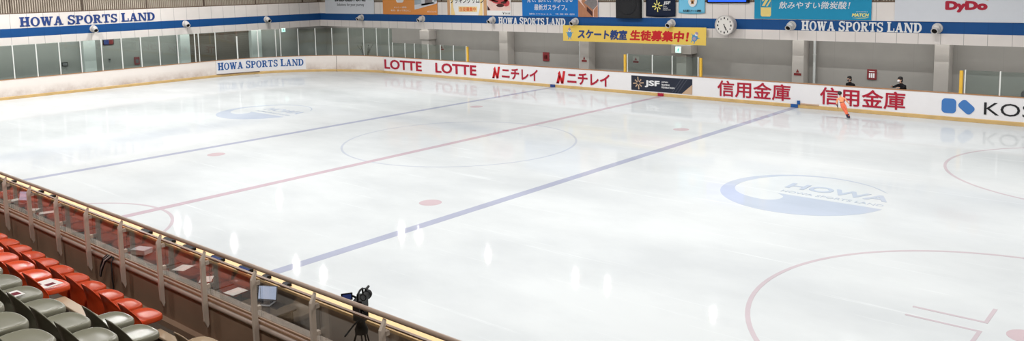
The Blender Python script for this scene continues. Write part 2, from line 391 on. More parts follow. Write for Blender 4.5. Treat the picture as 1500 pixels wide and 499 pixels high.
# slab-serif capitals, unit cap height; each letter = (advance width, [polygons], [(outer, inner) rings])
def slab(ch):
    P, R = [], []; T, t, s = 0.27, 0.15, 0.14
    def rc(*a): P.append(rect(*a))
    def bar(x0, y0, x1, y1, w): P.append([(x0 - w / 2, y0), (x0 + w / 2, y0), (x1 + w / 2, y1), (x1 - w / 2, y1)])
    def arc(cx, cy, ro, rv, ri, riv, a0, a1):
        P_ = ell(cx, cy, ro, rv, 14, a0, a1); Q = ell(cx, cy, ri, riv, 14, a0, a1)
        for i in range(len(P_) - 1): P.append([P_[i], P_[i + 1], Q[i + 1], Q[i]])
    if ch == 'H':
        w = 1.02
        for x in (.1, w - .1 - T): rc(x, x + T, 0, 1); rc(x - .1, x + T + .1, 0, s); rc(x - .1, x + T + .1, 1 - s, 1)
        rc(.1, w - .1, .43, .43 + t)
    elif ch == 'O':
        w = 1.0; R.append((ell(.5, .5, .5, .53), ell(.5, .5, .25, .41)))
    elif ch == 'W':
        w = 1.36; bar(.2, 1, .42, 0, T); bar(.42, 0, .68, .92, t); bar(.68, .92, .92, 0, T); bar(.92, 0, 1.18, 1, t)
        rc(.02, .42, 1 - s, 1); rc(.5, .86, 1 - s, 1); rc(1.0, 1.36, 1 - s, 1)
    elif ch == 'A':
        w = 1.06; bar(.2, 0, .5, 1, t); bar(.82, 0, .54, 1, T); rc(.3, .74, .27, .27 + t * .9)
        rc(0, .38, 0, s); rc(.62, 1.06, 0, s)
    elif ch == 'S':
        w = .82
        arc(.41, .735, .36, .285, .15, .15, .15 * pi, 1.0 * pi); arc(.41, .735, .36, .285, .15, .15, pi, 1.5 * pi)
        arc(.41, .265, .39, .295, .16, .15, -.5 * pi, .5 * pi); arc(.41, .265, .39, .295, .16, .15, -1.0 * pi + .05, -.5 * pi)
        P.append([(.36, .45), (.36, .60), (.46, .56), (.46, .41)])
        rc(.66, .77, .66, 1); rc(.03, .14, 0, .34)
    elif ch == 'P':
        w = .9; rc(.1, .1 + T, 0, 1); rc(0, .46, 0, s); rc(0, .3, 1 - s, 1)
        rc(.2, .5, 1 - s, 1); rc(.2, .5, .42, .42 + s); arc(.5, .71, .38, .29, .14, .165, -pi / 2, pi / 2)
    elif ch == 'R':
        w = 1.02; rc(.1, .1 + T, 0, 1); rc(0, .44, 0, s); rc(0, .3, 1 - s, 1)
        rc(.2, .5, 1 - s, 1); rc(.2, .5, .46, .46 + s); arc(.5, .73, .36, .27, .13, .145, -pi / 2, pi / 2)
        bar(.8, 0, .52, .5, T); rc(.66, 1.02, 0, s)
    elif ch == 'T':
        w = .92; rc(.34, .58, 0, 1); rc(.2, .72, 0, s); rc(0, .92, 1 - s, 1); rc(0, .11, .66, 1); rc(.81, .92, .66, 1)
    elif ch == 'L':
        w = .86; rc(.1, .1 + T, 0, 1); rc(0, .86, 0, s); rc(0, .46, 1 - s, 1); rc(.75, .86, 0, .38)
    elif ch == 'N':
        w = 1.1; rc(.12, .12 + t, 0, 1); rc(.86, .86 + t, 0, 1); bar(.23, 1, .87, 0, T)
        rc(0, .38, 0, s); rc(0, .32, 1 - s, 1); rc(.72, 1.1, 1 - s, 1)
    elif ch == 'D':
        w = 1.0; rc(.1, .1 + T, 0, 1); rc(0, .5, 0, s); rc(0, .5, 1 - s, 1); arc(.46, .5, .54, .5, .27, .37, -pi / 2, pi / 2)
    else:
        w = .45
    return w, P, R
def slab_text(name, body, fmap, box, m, parent=None, small=0.92, t0=0.004, t1=0.015):
    x = 0; items = []; wi = 0
    for i, ch in enumerate(body):
        if ch == ' ': x += .40; wi += 1; continue
        k = 1.0 if (i == 0 or body[i - 1] == ' ') else small
        w, P, R = slab(ch)
        items.append((x, k, P, R, wi)); x += w * k + .07
    W = x - .07; u0, u1, v0, v1 = box; su = (u1 - u0) / W; sv = v1 - v0
    tr = lambda pl, x, k: [(u0 + (x + a * k) * su, v0 + b * k * sv) for a, b in pl]
    for q in range(wi + 1):
        mb = MB()
        for x, k, P, R, w_ in items:
            if w_ != q: continue
            for j, p in enumerate(P): mb.prism(tr(p, x, k), fmap, t0, t1 + .0006 * (j % 9))
            for a, b in R: mb.ringprism(tr(a, x, k), tr(b, x, k), fmap, t0, t1)
        mb.build(name, m, parent)

# ------------------------------------------------------------------ rink outline
L, W, RC = 30.294, 14.985, 8.5
AX, BY, Q4 = L - RC, W - RC, pi * RC / 2
def ring(s):
    """Point and inward normal of the boards at arc length s; s=0 mid far side, growing to the left."""
    tot = 4 * AX + 4 * BY + 4 * Q4; s %= tot
    for ln, n in ((AX, 0), (Q4, 1), (2 * BY, 2), (Q4, 3), (2 * AX, 4), (Q4, 5), (2 * BY, 6), (Q4, 7), (AX, 8)):
        if s <= ln: break
        s -= ln
    t = s / RC
    if n == 0: return (-s, W), (0, -1)
    if n == 1: return (-AX - RC * sin(t), BY + RC * cos(t)), (sin(t), -cos(t))
    if n == 2: return (-L, BY - s), (1, 0)
    if n == 3: return (-AX - RC * cos(t), -BY - RC * sin(t)), (cos(t), sin(t))
    if n == 4: return (-AX + s, -W), (0, 1)
    if n == 5: return (AX + RC * sin(t), -BY - RC * cos(t)), (-sin(t), cos(t))
    if n == 6: return (L, -BY + s), (-1, 0)
    if n == 7: return (AX + RC * cos(t), BY + RC * sin(t)), (-cos(t), -sin(t))
    return (AX - s, W), (0, -1)
def ring_map(s_left):
    """Surface map along the boards, reading left to right from arc length s_left; w points to the ice."""
    def f(u, v, w):
        (x, y), (nx, ny) = ring(s_left - u); return Vector((x + nx * w, y + ny * w, v))
    return f
RTOT = 4 * AX + 4 * BY + 4 * Q4

def sweep(mb, s0, s1, prof, step=0.5):
    """Sweep a closed (w,z) profile along the boards from s0 to s1."""
    n = max(2, int(abs(s1 - s0) / step) + 1); rows = []
    for i in range(n + 1):
        s = s0 + (s1 - s0) * i / n; (x, y), (nx, ny) = ring(s)
        rows.append([mb.bm.verts.new((x + nx * w, y + ny * w, z)) for w, z in prof])
    k = len(prof)
    for a, b in zip(rows, rows[1:]):
        for j in range(k): mb._f([a[j], a[(j + 1) % k], b[(j + 1) % k], b[j]])
    mb._f(rows[0]); mb._f(list(reversed(rows[-1])))
    return mb

# ------------------------------------------------------------------ ice and painted markings
mb = MB(); mb.prism([ring(RTOT * i / 240)[0] for i in range(240)], lambda u, v, w: Vector((u, v, w)), -0.15, 0.0)
ice = mb.build('floor', M['ice']); tag(ice, 'white ice surface of the skating rink', 'ice', kind='structure')
def mark(name, m, polys=(), rings=(), x=0, y=0, z0=0.0, z1=0.003):
    mb = MB(); f = ICE(x, y)
    for j, p in enumerate(polys): mb.prism(p, f, z0, z1 + .0004 * j)
    for a, b in rings: mb.ringprism(a, b, f, z0, z1)
    return mb.build(name, m, ice)
E_ = W - 0.03
mark('center_line', M['ice_red'], [rect(-.15, .15, -E_, E_)], z1=.004)
mark('blue_line', M['ice_blue'], [rect(-.16, .16, -E_, E_)], x=7.133)
mark('blue_line', M['ice_blue'], [rect(-.16, .16, -E_, E_)], x=-7.133)
mark('center_circle', M['ice_pale'], rings=[(ell(0, 0, 4.53, 4.53, 96), ell(0, 0, 4.45, 4.45, 96))])
mark('referee_crease', M['ice_pink'], rings=[(ell(0, -E_, 3.04, 3.04, 48, 0, pi), ell(0, -E_, 2.96, 2.96, 48, 0, pi))]) if False else None
mb = MB(); Po = ell(0, 0, 3.05, 3.05, 48, 0, pi); Pi = ell(0, 0, 2.96, 2.96, 48, 0, pi)
for i in range(48): mb.prism([Po[i], Po[i + 1], Pi[i + 1], Pi[i]], ICE(0, -W), 0, .003)
mb.build('referee_crease', M['ice_pink'], ice)
for sx in (-1, 1):
    for sy in (-1, 1):
        mark('faceoff_spot', M['ice_spot'], [ell(0, 0, .32, .32, 28)], x=sx * 5.69, y=sy * 7.0)
for sy in (-1, 1):
    cx = 20.1
    mark('faceoff_circle', M['ice_pink'], rings=[(ell(0, 0, 4.55, 4.55, 96), ell(0, 0, 4.46, 4.46, 96))], x=cx, y=sy * 7.0)
    mark('faceoff_spot', M['ice_spot'], [ell(0, 0, .3, .3, 28)], x=cx, y=sy * 7.0)
    hs = []
    for a in (-1, 1):
        for b in (-1, 1):
            hs.append(rect(*sorted((a * .62, a * 1.85)), *sorted((b * .2, b * .27))))
            hs.append(rect(*sorted((a * .62, a * .69)), *sorted((b * .2, b * 1.0))))
    mark('faceoff_hash_mark', M['ice_pink'], hs, x=cx, y=sy * 7.0)
# the swoosh emblem with its lettering, once in each end zone
def ice_logo(x, y, r=2.28):
    mb = MB(); f = ICE(x, y)
    K = [(35, .815, .572), (60, .487, .848), (90, 0, .962), (120, -.47, .80), (145, -.735, .50), (165, -.84, .20), (180, -.855, -.03), (195, -.815, -.20), (210, -.71, -.37), (225, -.545, -.49),
         (240, -.35, -.55), (250, -.21, -.525), (256, -.13, -.42), (260, -.145, -.28), (264, -.26, -.17), (270, -.05, -.176), (290, .35, -.18), (310, .65, -.182), (330, .85, -.184), (349, .978, -.188)]
    def cr(p0, p1, p2, p3, t): return tuple(.5 * (2 * b_ + (c_ - a_) * t + (2 * a_ - 5 * b_ + 4 * c_ - d_) * t * t + (3 * b_ - a_ - 3 * c_ + d_) * t ** 3) for a_, b_, c_, d_ in zip(p0, p1, p2, p3))
    S = []
    for i in range(len(K) - 1):
        for j in range(5):
            lo = max(0, i - 1) if i != 14 else 14
            hi_ = min(len(K) - 1, i + 2) if i != 13 else 14
            S.append(cr(K[lo], K[i], K[i + 1], K[hi_], j / 5))
    S.append(K[-1])
    outer = [(r * cos(radians(35 + 314 * i / 90)), r * sin(radians(35 + 314 * i / 90))) for i in range(91)]
    inner = [(r * u, r * v) for _, u, v in S[1:-1]]
    mb.prism(outer + inner[::-1], f, 0, .003)
    lg = mb.build('painted_emblem', M['ice_logo'], ice)
    text('emblem_lettering', 'HOWA', f, (-.31 * r, .93 * r, .15 * r, .44 * r), M['ice_logo'], lg, bold=.03, shear=.0, t0=0, t1=.003)
    text('emblem_small_lettering', 'HOWA SPORTS LAND', f, (-.27 * r, .95 * r, -.07 * r, .02 * r), M['ice_logo'], lg, bold=.0, t0=0, t1=.006)
ice_logo(13.52, 0.0); ice_logo(-13.45, 0.05)

# ------------------------------------------------------------------ boards
HB = 1.165
def boards(name, s0, s1, label, m=None):
    mb = MB(); sweep(mb, s0, s1, [(0, 0), (0, HB - .04), (-.10, HB - .04), (-.10, 0)])
    o = mb.build(name, m or M['board']); tag(o, label, 'rink boards', kind='structure')
    mb = MB(); sweep(mb, s0, s1, [(.018, 0.004), (.018, .15), (.0, .17), (-.002, .004)]); mb.build('kick_plate', M['kick'], o)
    mb = MB(); sweep(mb, s0, s1, [(.012, HB - .04), (.012, HB), (-.12, HB), (-.12, HB - .04)]); mb.build('board_cap', M['cap'], o)
    return o
S_LEFT_END = 42 + 14
bl = boards('trim_1', 26.06, S_LEFT_END, 'scuffed white boards along the left end of the ice')
bc = boards('trim_2', 21.97, 26.03, 'curved white boards at the far left corner of the ice')
bf = boards('trim_3', -AX - Q4, 21.95, 'white boards with sponsor lettering along the far side of the ice', M['advert'])
br = boards('trim_4', -AX - Q4 - 2 * BY, -AX - Q4 - .02, 'white boards at the right end of the ice')
mb = MB(); sweep(mb, 26.03, 26.06, [(.004, .17), (.004, HB - .05), (-.09, HB - .05), (-.09, .17)]); mb.build('seam', M['seam'], bl)
# near boards, seen from behind: cream cap 0.33 m deep
s0n, s1n = S_LEFT_END + .02, S_LEFT_END + .02 + (RTOT - S_LEFT_END - (AX + Q4 + 2 * BY)) - .06
mb = MB(); sweep(mb, s0n, s1n, [(0, 0), (0, HB - .04), (-.10, HB - .04), (-.10, 0)])
bn = mb.build('trim_5', M['board']); tag(bn, 'boards on the near side of the ice with a broad cream cap', 'rink boards', kind='structure')
mb = MB(); sweep(mb, s0n, s1n, [(.02, HB - .04), (.02, HB), (-.23, HB), (-.23, HB - .04)]); mb.build('board_cap', M['capcream'], bn)
mb = MB(); sweep(mb, s0n, s1n, [(.018, 0.004), (.018, .15), (.0, .17), (-.002, .004)]); mb.build('kick_plate', M['kick'], bn)
# coloured ends of the lines on the kick plate, the low step beside the right blue line, the door threshold at the end
def on_kick(name, sL, w, z0, z1, m, par, t0=.019, t1=.05):
    mb = MB(); mb.prism(rect(0, w, z0, z1), ring_map(sL), t0, t1); return mb.build(name, m, par)
on_kick('line_end_block', .17, .34, .02, .17, M['red'], bf); on_kick('line_end_block', 7.3, .34, .02, .17, M['navyletter'], bf)
on_kick('line_end_block', -6.96, .34, .01, .17, M['blueletter'], bf); on_kick('line_end_block', -7.26, .14, .17, .34, M['blueletter'], bf)
on_kick('threshold_strip', -7.42, .85, .165, .225, M['jsfgold'], bf, .0, .03)
on_kick('threshold_strip', 34.5, 3.0, .155, .2, M['seam'], bl, .0, .03)
for sa, sb in ((34.53, .02), (33.0, .02), (31.5, .02)):
    mb = MB(); mb.prism(rect(0, sb, .18, HB - .05), ring_map(sa), .0, .004); mb.build('door_joint', M['bar'], bl)

# ---- lettering on the boards: each sponsor mark is its own thing
def sponsor(name, sL, w, label, cat='sign'):
    o = empty(name, ring_map(sL)(w / 2, 0, .02), label, cat); return o
def keep(o):      # children were built in world coordinates
    for c in o.children:
        c.matrix_parent_inverse = Matrix.Translation(-Vector(o.location)) if o.rotation_euler.z == 0 else o.matrix_basis.inverted()
    return o
HSLm = ring_map(34.5)
mb = MB(); n = 24
pn = empty('board_sign', HSLm(3.1, 0, .02), 'white sign with blue serif lettering on the curved boards of the left end', 'sign')
for i in range(n): mb.prism(rect(6.2 * i / n, 6.2 * (i + 1) / n, .2, 1.1), HSLm, .002, .006)
mb.build('panel', M['advert'], pn)
slab_text('lettering', 'HOWA SPORTS LAND', HSLm, (.12, 6.05, .46, .98), M['blueletter'], pn, t0=.006, t1=.014); keep(pn)
def bm_at(x): return ring_map(-x)     # on the straight far side s=-x
for i, (xa, xb) in enumerate(((-21.88, -18.13), (-16.84, -13.17))):
    p = sponsor('board_lettering', -xa, xb - xa, ('dark red five-letter latin lettering at the left end of the far boards, nearest the corner', 'dark red five-letter latin lettering, second from the corner on the far boards')[i])
    text('lettering', 'LOTTE', bm_at(xa), (0, xb - xa, .31, .97), M['red'], p, bold=.028); keep(p)
for i, (xa, xb) in enumerate(((-11.86, -8.25), (-6.89, -3.21))):
    p = sponsor('board_lettering', -xa, xb - xa, ('red emblem and katakana left of the far blue line end on the boards', 'red emblem and katakana between the far blue line end and the dark panel')[i])
    f = bm_at(xa); w = xb - xa
    mb = MB()
    mb.prism([(.0, .25), (.20, .25), (.30, .62), (.16, .78)], f, .004, .012); mb.prism([(.0, .25), (.2, .25), (.13, .38)], f, .004, .012)
    mb.prism([(.12, .82), (.26, .98), (.50, .3), (.36, .25)], f, .004, .012); mb.prism([(.36, .25), (.52, .25), (.66, .98), (.5, .98)], f, .004, .012)
    mb.build('emblem', M['redbright'], p)
    text('lettering', 'ニチレイ', f, (.8, w, .27, .95), M['red'], p, bold=.03); keep(p)
for i, (xa, xb) in enumerate(((3.21, 6.93), (8.31, 11.97))):
    p = sponsor('board_lettering', -xa, xb - xa, ('four large dark red kanji between the dark panel and the right blue line', 'four large dark red kanji on the boards behind the skater')[i])
    text('lettering', '信用金庫', bm_at(xa), (0, xb - xa, .26, 1.06), M['red'], p, bold=.016); keep(p)
p = sponsor('board_emblem', -13.39, 4.2, 'two blue rounded blocks and black capitals at the right end of the far boards'); f = bm_at(13.39)
mb = MB(); mb.prism(rrect(0, .55, .31, .92, .15), f, .004, .012)
c45 = [(.91 + (a - .3) * .72 * 1.0 + (b - .3) * -.30, .62 + (a - .3) * .36 * -1 + (b - .3) * .72) for a, b in rrect(0.02, .62, .0, .6, .14)]
c45 = [(.93 + .36 * cos(t) * (1 + .22 * cos(2 * (t - .9))) * 1.0, .615 + .32 * sin(t) * (1 + .2 * cos(2 * (t - .9)))) for t in [2 * pi * i / 40 for i in range(40)]]
def rot(P, cx, cy, a): return [(cx + x * cos(a) - y * sin(a), cy + x * sin(a) + y * cos(a)) for x, y in P]
c45 = rot(rrect(-.30, .30, -.20, .20, .13), .93, .61, radians(-42))
mb.prism(c45, f, .004, .012)
mb.build('emblem', M['kose'], p)
text('lettering', 'KOSE', f, (1.57, 3.75, .36, .87), M['black'], p, bold=-.004); keep(p)
p = empty('board_banner', (0, W - .02, .2), 'dark navy panel with white lettering and star emblem above the red centre line', 'sign'); f = XZ(W, 0, 0)
mb = MB(); mb.prism(rect(-1.81, 1.82, .22, 1.0), f, .003, .010); mb.build('panel', M['jsf'], p)
mb = MB()
for k, (u0, u1) in enumerate(((.62, .7), (.78, .86), (.95, 1.03))): mb.prism([(u0, .22), (u0 + .05, .22), (u0 + .62, 1.0), (u0 + .57, 1.0)], f, .010, .013)
mb.build('stripe', mat('panel_slate', rgb(58, 62, 76), .4), p)
mb = MB(); mb.prism([(1.22, .22), (1.82, .22), (1.82, .72)], f, .010, .014); mb.build('corner_wedge', M['jsfgold'], p)
mb = MB()
def star(mb, f, cu, cv, r, t0, t1, skip=()):
    for k in range(8):
        if k in skip: continue
        a = pi / 4 * k + .1; r1 = r * (1.0 if k % 2 == 0 else .8)
        mb.prism([(cu + cos(a) * r * .25 - sin(a) * r * .08, cv + sin(a) * r * .25 + cos(a) * r * .08), (cu + cos(a) * r * .25 + sin(a) * r * .08, cv + sin(a) * r * .25 - cos(a) * r * .08),
                  (cu + cos(a) * r1 + sin(a) * r * .1, cv + sin(a) * r1 - cos(a) * r * .1), (cu + cos(a) * r1 - sin(a) * r * .1, cv + sin(a) * r1 + cos(a) * r * .1)], f, t0, t1)
star(mb, f, -1.37, .61, .33, .010, .014); mb.build('emblem', M['jsfgold'], p)
text('lettering', 'JSF', f, (-.97, -.07, .42, .8), M['white'], p, bold=.04, t0=.01, t1=.015)
for k, w_ in enumerate(('JAPAN', 'SKATING', 'FEDERATION')): text('small_lettering', w_, f, (.04, (.42, .52, .8)[k], .70 - .135 * k, .79 - .135 * k), M['white'], p, bold=.02, t0=.01, t1=.015)
keep(p)

# ------------------------------------------------------------------ rink glass
def glass_unit(s_post, s_next, z0, z1, label, group, post_w=.045, post_z1=None, pane=True):
    (x, y), (nx, ny) = ring(s_post); o = empty('glass_screen', (x - nx * .05, y - ny * .05, z0), label, 'glass screen', group)
    f0 = ring_map(s_post); mb = MB()
    mb.prism(rect(-post_w / 2, post_w / 2, z0, post_z1 or z1 + .02), f0, -.075, -.025); mb.build('post', M['post'], o)
    if pane:
        mb = MB(); w = s_post - s_next; n = 3
        a, b = post_w / 2 + .002, w - .048
        mb.prism(rect(a, b, z0, z1), lambda u, v, t: f0(a, v, t) + (f0(b, v, t) - f0(a, v, t)) * ((u - a) / (b - a)), -.056, -.044)
        pn = mb.build('pane', M['glass'], o)
    return keep(o)
tall = [(s, None) for s in (46.98, 45.74, 44.48, 43.26, 42.02, 40.79, 39.57, 38.36, 37.12, 35.9, 35.62, 34.42, 32.93, 31.5, 30.3, 29.98, 28.76, 27.54, 26.32, 25.05, 23.8, 22.62, 21.37)]
tall = [48.2] + [s for s, _ in tall] + [21.02]
hi = 3.08
NT = len(tall) - 1
ORD = ['first', 'second', 'third', 'fourth', 'fifth', 'sixth', 'seventh', 'eighth', 'ninth', 'tenth', 'eleventh', 'twelfth', 'thirteenth', 'fourteenth', 'fifteenth', 'sixteenth', 'seventeenth', 'eighteenth', 'nineteenth', 'twentieth', 'twenty-first', 'twenty-second', 'twenty-third', 'twenty-fourth', 'twenty-fifth', 'twenty-sixth', 'twenty-seventh']
for i in range(NT):
    extra = dict(post_w=.085, post_z1=2.72) if abs(tall[i] - 32.93) < .01 else {}
    lab = 'tall clear pane with white post round the left end, %s from the left' % ORD[i]
    if extra: lab = 'tall clear pane with the thick white door post above the curved end sign'
    glass_unit(tall[i], tall[i + 1], HB, hi, lab, 'tall glass screens round the left end', **extra)
def low_run(xs, where, group, zt=2.12):
    for i in range(len(xs)):
        last = i == len(xs) - 1
        glass_unit(-xs[i], -(xs[i + 1] if not last else xs[i] + .5), HB, zt, 'low clear pane with white post %s, %s from its left end' % (where, ORD[i]), group, pane=not last)
low_run([-21.02 + .0, -19.77, -18.83, -17.51, -16.36, -15.18, -14.06], 'above the five-letter signs', 'low glass screens left of the grey pillars')
low_run([-2.08, -.54, .64, 2.12], 'under the yellow banner', 'low glass screens under the yellow banner')
low_run([14.22, 15.48, 16.74, 18.0], 'above the black capitals', 'low glass screens at the right end')
for x, lab in ((-13.92, 'yellow padded end post of the low glass by the second five-letter sign'), (-2.22, 'yellow padded end post left of the glass under the yellow banner'),
               (2.28, 'yellow padded end post right of the glass under the yellow banner'), (14.08, 'yellow padded end post beside the glass at the right end')):
    mb = MB(); mb.prism(rrect(-.065, .065, -.09, .03, .03), plane_map((0, 0, 0), (1, 0, 0), (0, 1, 0)), 0, .93)
    o = mb.build('end_pad', M['yellowpad'], loc=(x, W + .06, HB)); tag(o, lab, 'post pad', 'yellow padded end posts')

# ------------------------------------------------------------------ far side recess, balcony and walls
FY, FX = 17.5, -32.35
def struct(name, mb, m, label=None, smooth=False):
    o = mb.build(name, m, smooth=smooth); tag(o, label, None, kind='structure'); return o
struct('floor_walkway', MB().box(-36, 34, W + .12, 21, -.15, .0).box(-36, -L - .12, -18, W + .12, -.15, 0), M['walkway'], 'dark rubber walkway behind the boards')
struct('wall_far', MB().box(-36, 34, 19.2, 19.5, 0, 4.2), M['greywall'], 'grey wall behind the far boards')
struct('wall_left', MB().box(-34.4, -34.0, -18, 19.2, 0, 4.2), M['greywall_y'], 'grey wall behind the left end glass')
def fascia(far):
    mb = MB(); z = (2.94, 3.425, 3.945, 4.80)
    for i in range(3):
        mb.mi = (0, 1, 0)[i]
        if far: mb.box(FX, 34, FY, FY + .18, z[i], z[i + 1])
        else: mb.box(FX - .18, FX, -18, FY + .18, z[i], z[i + 1])
    o = mb.build('wall_balcony_' + ('far' if far else 'left'), [M['fwhite_x'], M['fblue_x']] if far else [M['fwhite_y'], M['fblue_y']])
    tag(o, 'white balcony front with a broad blue band ' + ('along the far side' if far else 'along the left end'), None, kind='structure')
    mb = MB()
    if far: mb.box(FX, 34, FY, FY + .22, 4.80, 4.86)
    else: mb.box(FX - .22, FX, -18, FY, 4.80, 4.86)
    mb.build('coping', M['fcap'], o)
fascia(True); fascia(False)
struct('floor_balcony', MB().box(FX, 34, FY + .18, 22, 3.6, 3.8).box(-37, FX - .18, -18, 22, 3.6, 3.8), M['walkway'], 'balcony floor slab')
struct('wall_balcony_back', MB().box(-37, 34, 21.5, 21.8, 3.8, 11.5).box(-36.8, -36.4, -26, 21.5, 3.8, 11.5), M['backwall'], 'beige wall behind the balcony railing')
struct('wall_right', MB().box(33.6, 34, -26, 22, -.15, 11.5), M['plainwall'], 'hall wall at the right end')
struct('wall_near', MB().box(-37, 34, -26.3, -26, -.15, 11.5), M['plainwall'], 'hall wall behind the stand')
struct('ceiling', MB().box(-37, 34, -26.3, 22, 11.5, 11.7), M['ceil'], 'metal deck ceiling of the hall')
# railing on the balcony
def railing(far, a, b, label):
    o = empty('balcony_railing', (a, FY + .08, 4.86) if far else (FX - .09, a, 4.86), label, 'railing')
    mb = MB(); n = int((b - a) / .13)
    for i in range(n):
        t = a + (b - a) * (i + .5) / n
        if far: mb.box(t - .022, t + .022, FY + .06, FY + .10, 4.86, 5.9)
        else: mb.box(FX - .11, FX - .07, t - .022, t + .022, 4.86, 5.9)
    mb.build('balusters', M['bar'], o)
    mb = MB()
    if far: mb.box(a, b, FY + .05, FY + .11, 5.9, 5.96)
    else: mb.box(FX - .12, FX - .06, a, b, 5.9, 5.96)
    mb.build('top_rail', M['barpost'], o)
    k = a + 1.2
    while k < b:
        mb = MB()
        if far: mb.box(k - .04, k + .04, FY + .02, FY + .058, 4.86, 5.9)
        else: mb.box(FX - .068, FX - .02, k - .04, k + .04, 4.86, 5.9)
        mb.build('railing_post', M['barpost'], o); k += 4.1
    return keep(o)
railing(True, -32.2, 20, 'beige barred balcony railing along the far side behind the banners')
railing(False, -14, 17.3, 'beige barred balcony railing along the left end')
# pillars under the far balcony and behind the left glass
PILL = ((-21.5, .72, M['pillar']), (-14.0, .72, M['pillar']), (-7.44, .66, M['pillar']), (-.80, .62, M['pillar']), (5.83, .6, M['pillar']), (12.47, .62, M['pillar']))
for i, (x, w, m) in enumerate(PILL):
    mb = MB(); mb.box(x - w / 2, x + w / 2, 18.5, 19.2, 0, 3.6)
    if i == 0: mb.box(x - w / 2 - .12, x + w / 2 + .12, 18.44, 19.2, 2.1, 2.75)
    if i == 3: mb.box(x - w / 2 - .3, x + w / 2 + .3, 18.45, 19.2, 1.9, 2.4)
    o = mb.build('pillar', m, bevel=.02); tag(o, 'grey square pillar against the far wall, %s from the left' % ORD[i], 'pillar', 'grey pillars', 'structure')
for y, w in ((.2, .75), (6.72, .7), (12.42, .85)):
    o = MB().box(-34.0, -33.5, y - w / 2, y + w / 2, 0, 3.6).build('pillar', M['pillarwhite'], bevel=.02)
    tag(o, 'pale square pillar on the left wall behind the glass', 'pillar', 'pale pillars', 'structure')
# drain pipes beside two pillars
for x, lab in ((-8.08, 'grey drain pipe left of the third pillar on the far wall'), (6.5, 'pale drain pipe right of the fifth pillar on the far wall')):
    mb = MB(); mb.tube([(0, 0, 0), (0, 0, 3.6)], .065, 10)
    for z in (.6, 2.1): mb.tube([(0, 0, z), (0, 0, z + .06)], .078, 10)
    o = mb.build('drain_pipe', M['pillarwhite'], smooth=True, loc=(x, 18.95, 0)); tag(o, lab, 'pipe')
# roller shutter in the left wall
o = struct('door_1', MB().box(-33.99, -33.9, 7.1, 12.0, 0, 2.7), M['shutter'], 'brown grey roller shutter in the left wall behind the glass')
MB().box(-33.99, -33.86, 7.1, 12.0, 2.7, 2.95).build('shutter_housing', M['barpost'], o)

# ------------------------------------------------------------------ lettering on the balcony front
def sign_on(name, O, label):
    return empty(name, O, label, 'lettering')
o = sign_on('wall_lettering', (FX, 0, 4.0), 'blue serif capitals on the white balcony front above the left end')
slab_text('lettering', 'HOWA SPORTS LAND', YZ(FX), (-4.18, 4.08, 4.03, 4.60), M['navyletter'], o, small=.94, t1=.03); keep(o)
o = sign_on('wall_lettering', (-10.8, FY, 3.4), 'white serif capitals on the blue band left of the yellow banner')
slab_text('lettering', 'HOWA SPORTS LAND', XZ(FY), (-13.46, -8.08, 3.40, 3.86), M['white'], o, small=.94, t1=.03); keep(o)
o = sign_on('wall_lettering', (9.1, FY, 3.42), 'white serif capitals on the blue band below the teal banner')
slab_text('lettering', 'HOWA SPORTS LAND', XZ(FY), (6.39, 11.86, 3.44, 3.91), M['white'], o, small=.94, t1=.03); keep(o)

# ------------------------------------------------------------------ banners hung over the balcony front
BZ = 5.85
def banner(name, x0, x1, z0, m, label, y=FY - .05, thick=.02, z1=BZ):
    o = empty(name, ((x0 + x1) / 2, y, z0), label, 'banner')
    mb = MB(); mb.prism(rect(x0, x1, z0, z1), XZ(y), -thick, 0.0); mb.build('panel', m, o)
    return o, XZ(y)
def pics(o, f, name, m, polys, t0=0.001, t1=0.006):
    mb = MB()
    for p in polys: mb.prism(p, f, t0, t1)
    return mb.build(name, m, o)
o, f = banner('advert_banner', -31.6, -25.72, 3.93, M['bannergrey'], 'pale grey banner with black latin lettering in the corner above the blue band')
text('lettering', 'BRIDGESTONE', f, (-30.35, -26.6, 4.86, 5.25), M['black'], o, bold=.04, shear=.15, t0=.001, t1=.006)
text('small_lettering', 'Solutions for your journey', f, (-30.1, -26.85, 4.45, 4.74), M['black'], o, t0=.001, t1=.006); keep(o)
o, f = banner('advert_banner', -24.72, -19.05, 3.93, M['banorange'], 'orange banner with a white square icon and a photo on its right')
pics(o, f, 'icon', M['white'], [rrect(-23.25, -22.45, 4.78, 5.5, .18)])
pics(o, f, 'photo', M['banphoto'], [[(-21.32, 4.35), (-19.05, 4.72), (-19.05, BZ), (-21.32, BZ)]])
pics(o, f, 'photo_counter', M['bannergrey'], [[(-21.32, 4.3), (-20.9, 4.35), (-19.05, 4.72), (-19.05, 4.85), (-21.32, 4.62)]], .006, .01)
pics(o, f, 'photo_stove', M['bannergrey'], [[(-20.6, 4.55), (-19.35, 4.72), (-19.35, 5.5), (-20.6, 5.3)]], .006, .01)
pics(o, f, 'photo_oven', M['marble'], [[(-20.25, 4.72), (-19.5, 4.82), (-19.5, 5.15), (-20.25, 5.02)]], .011, .014)
text('small_lettering', 'おいしく調理、', f, (-23.5, -22.1, 4.38, 4.50), M['white'], o, t0=.001, t1=.006)
text('small_lettering', '毎日、使って安心に。', f, (-23.85, -21.75, 4.16, 4.28), M['white'], o, t0=.001, t1=.006)
text('small_lettering', 'ガスコンロ', f, (-20.05, -19.15, 4.10, 4.22), M['white'], o, t0=.001, t1=.006); keep(o)
o, f = banner('advert_banner', -18.05, -14.44, 3.95, M['bancloth'], 'white banner with orange side stripes and bold black katakana')
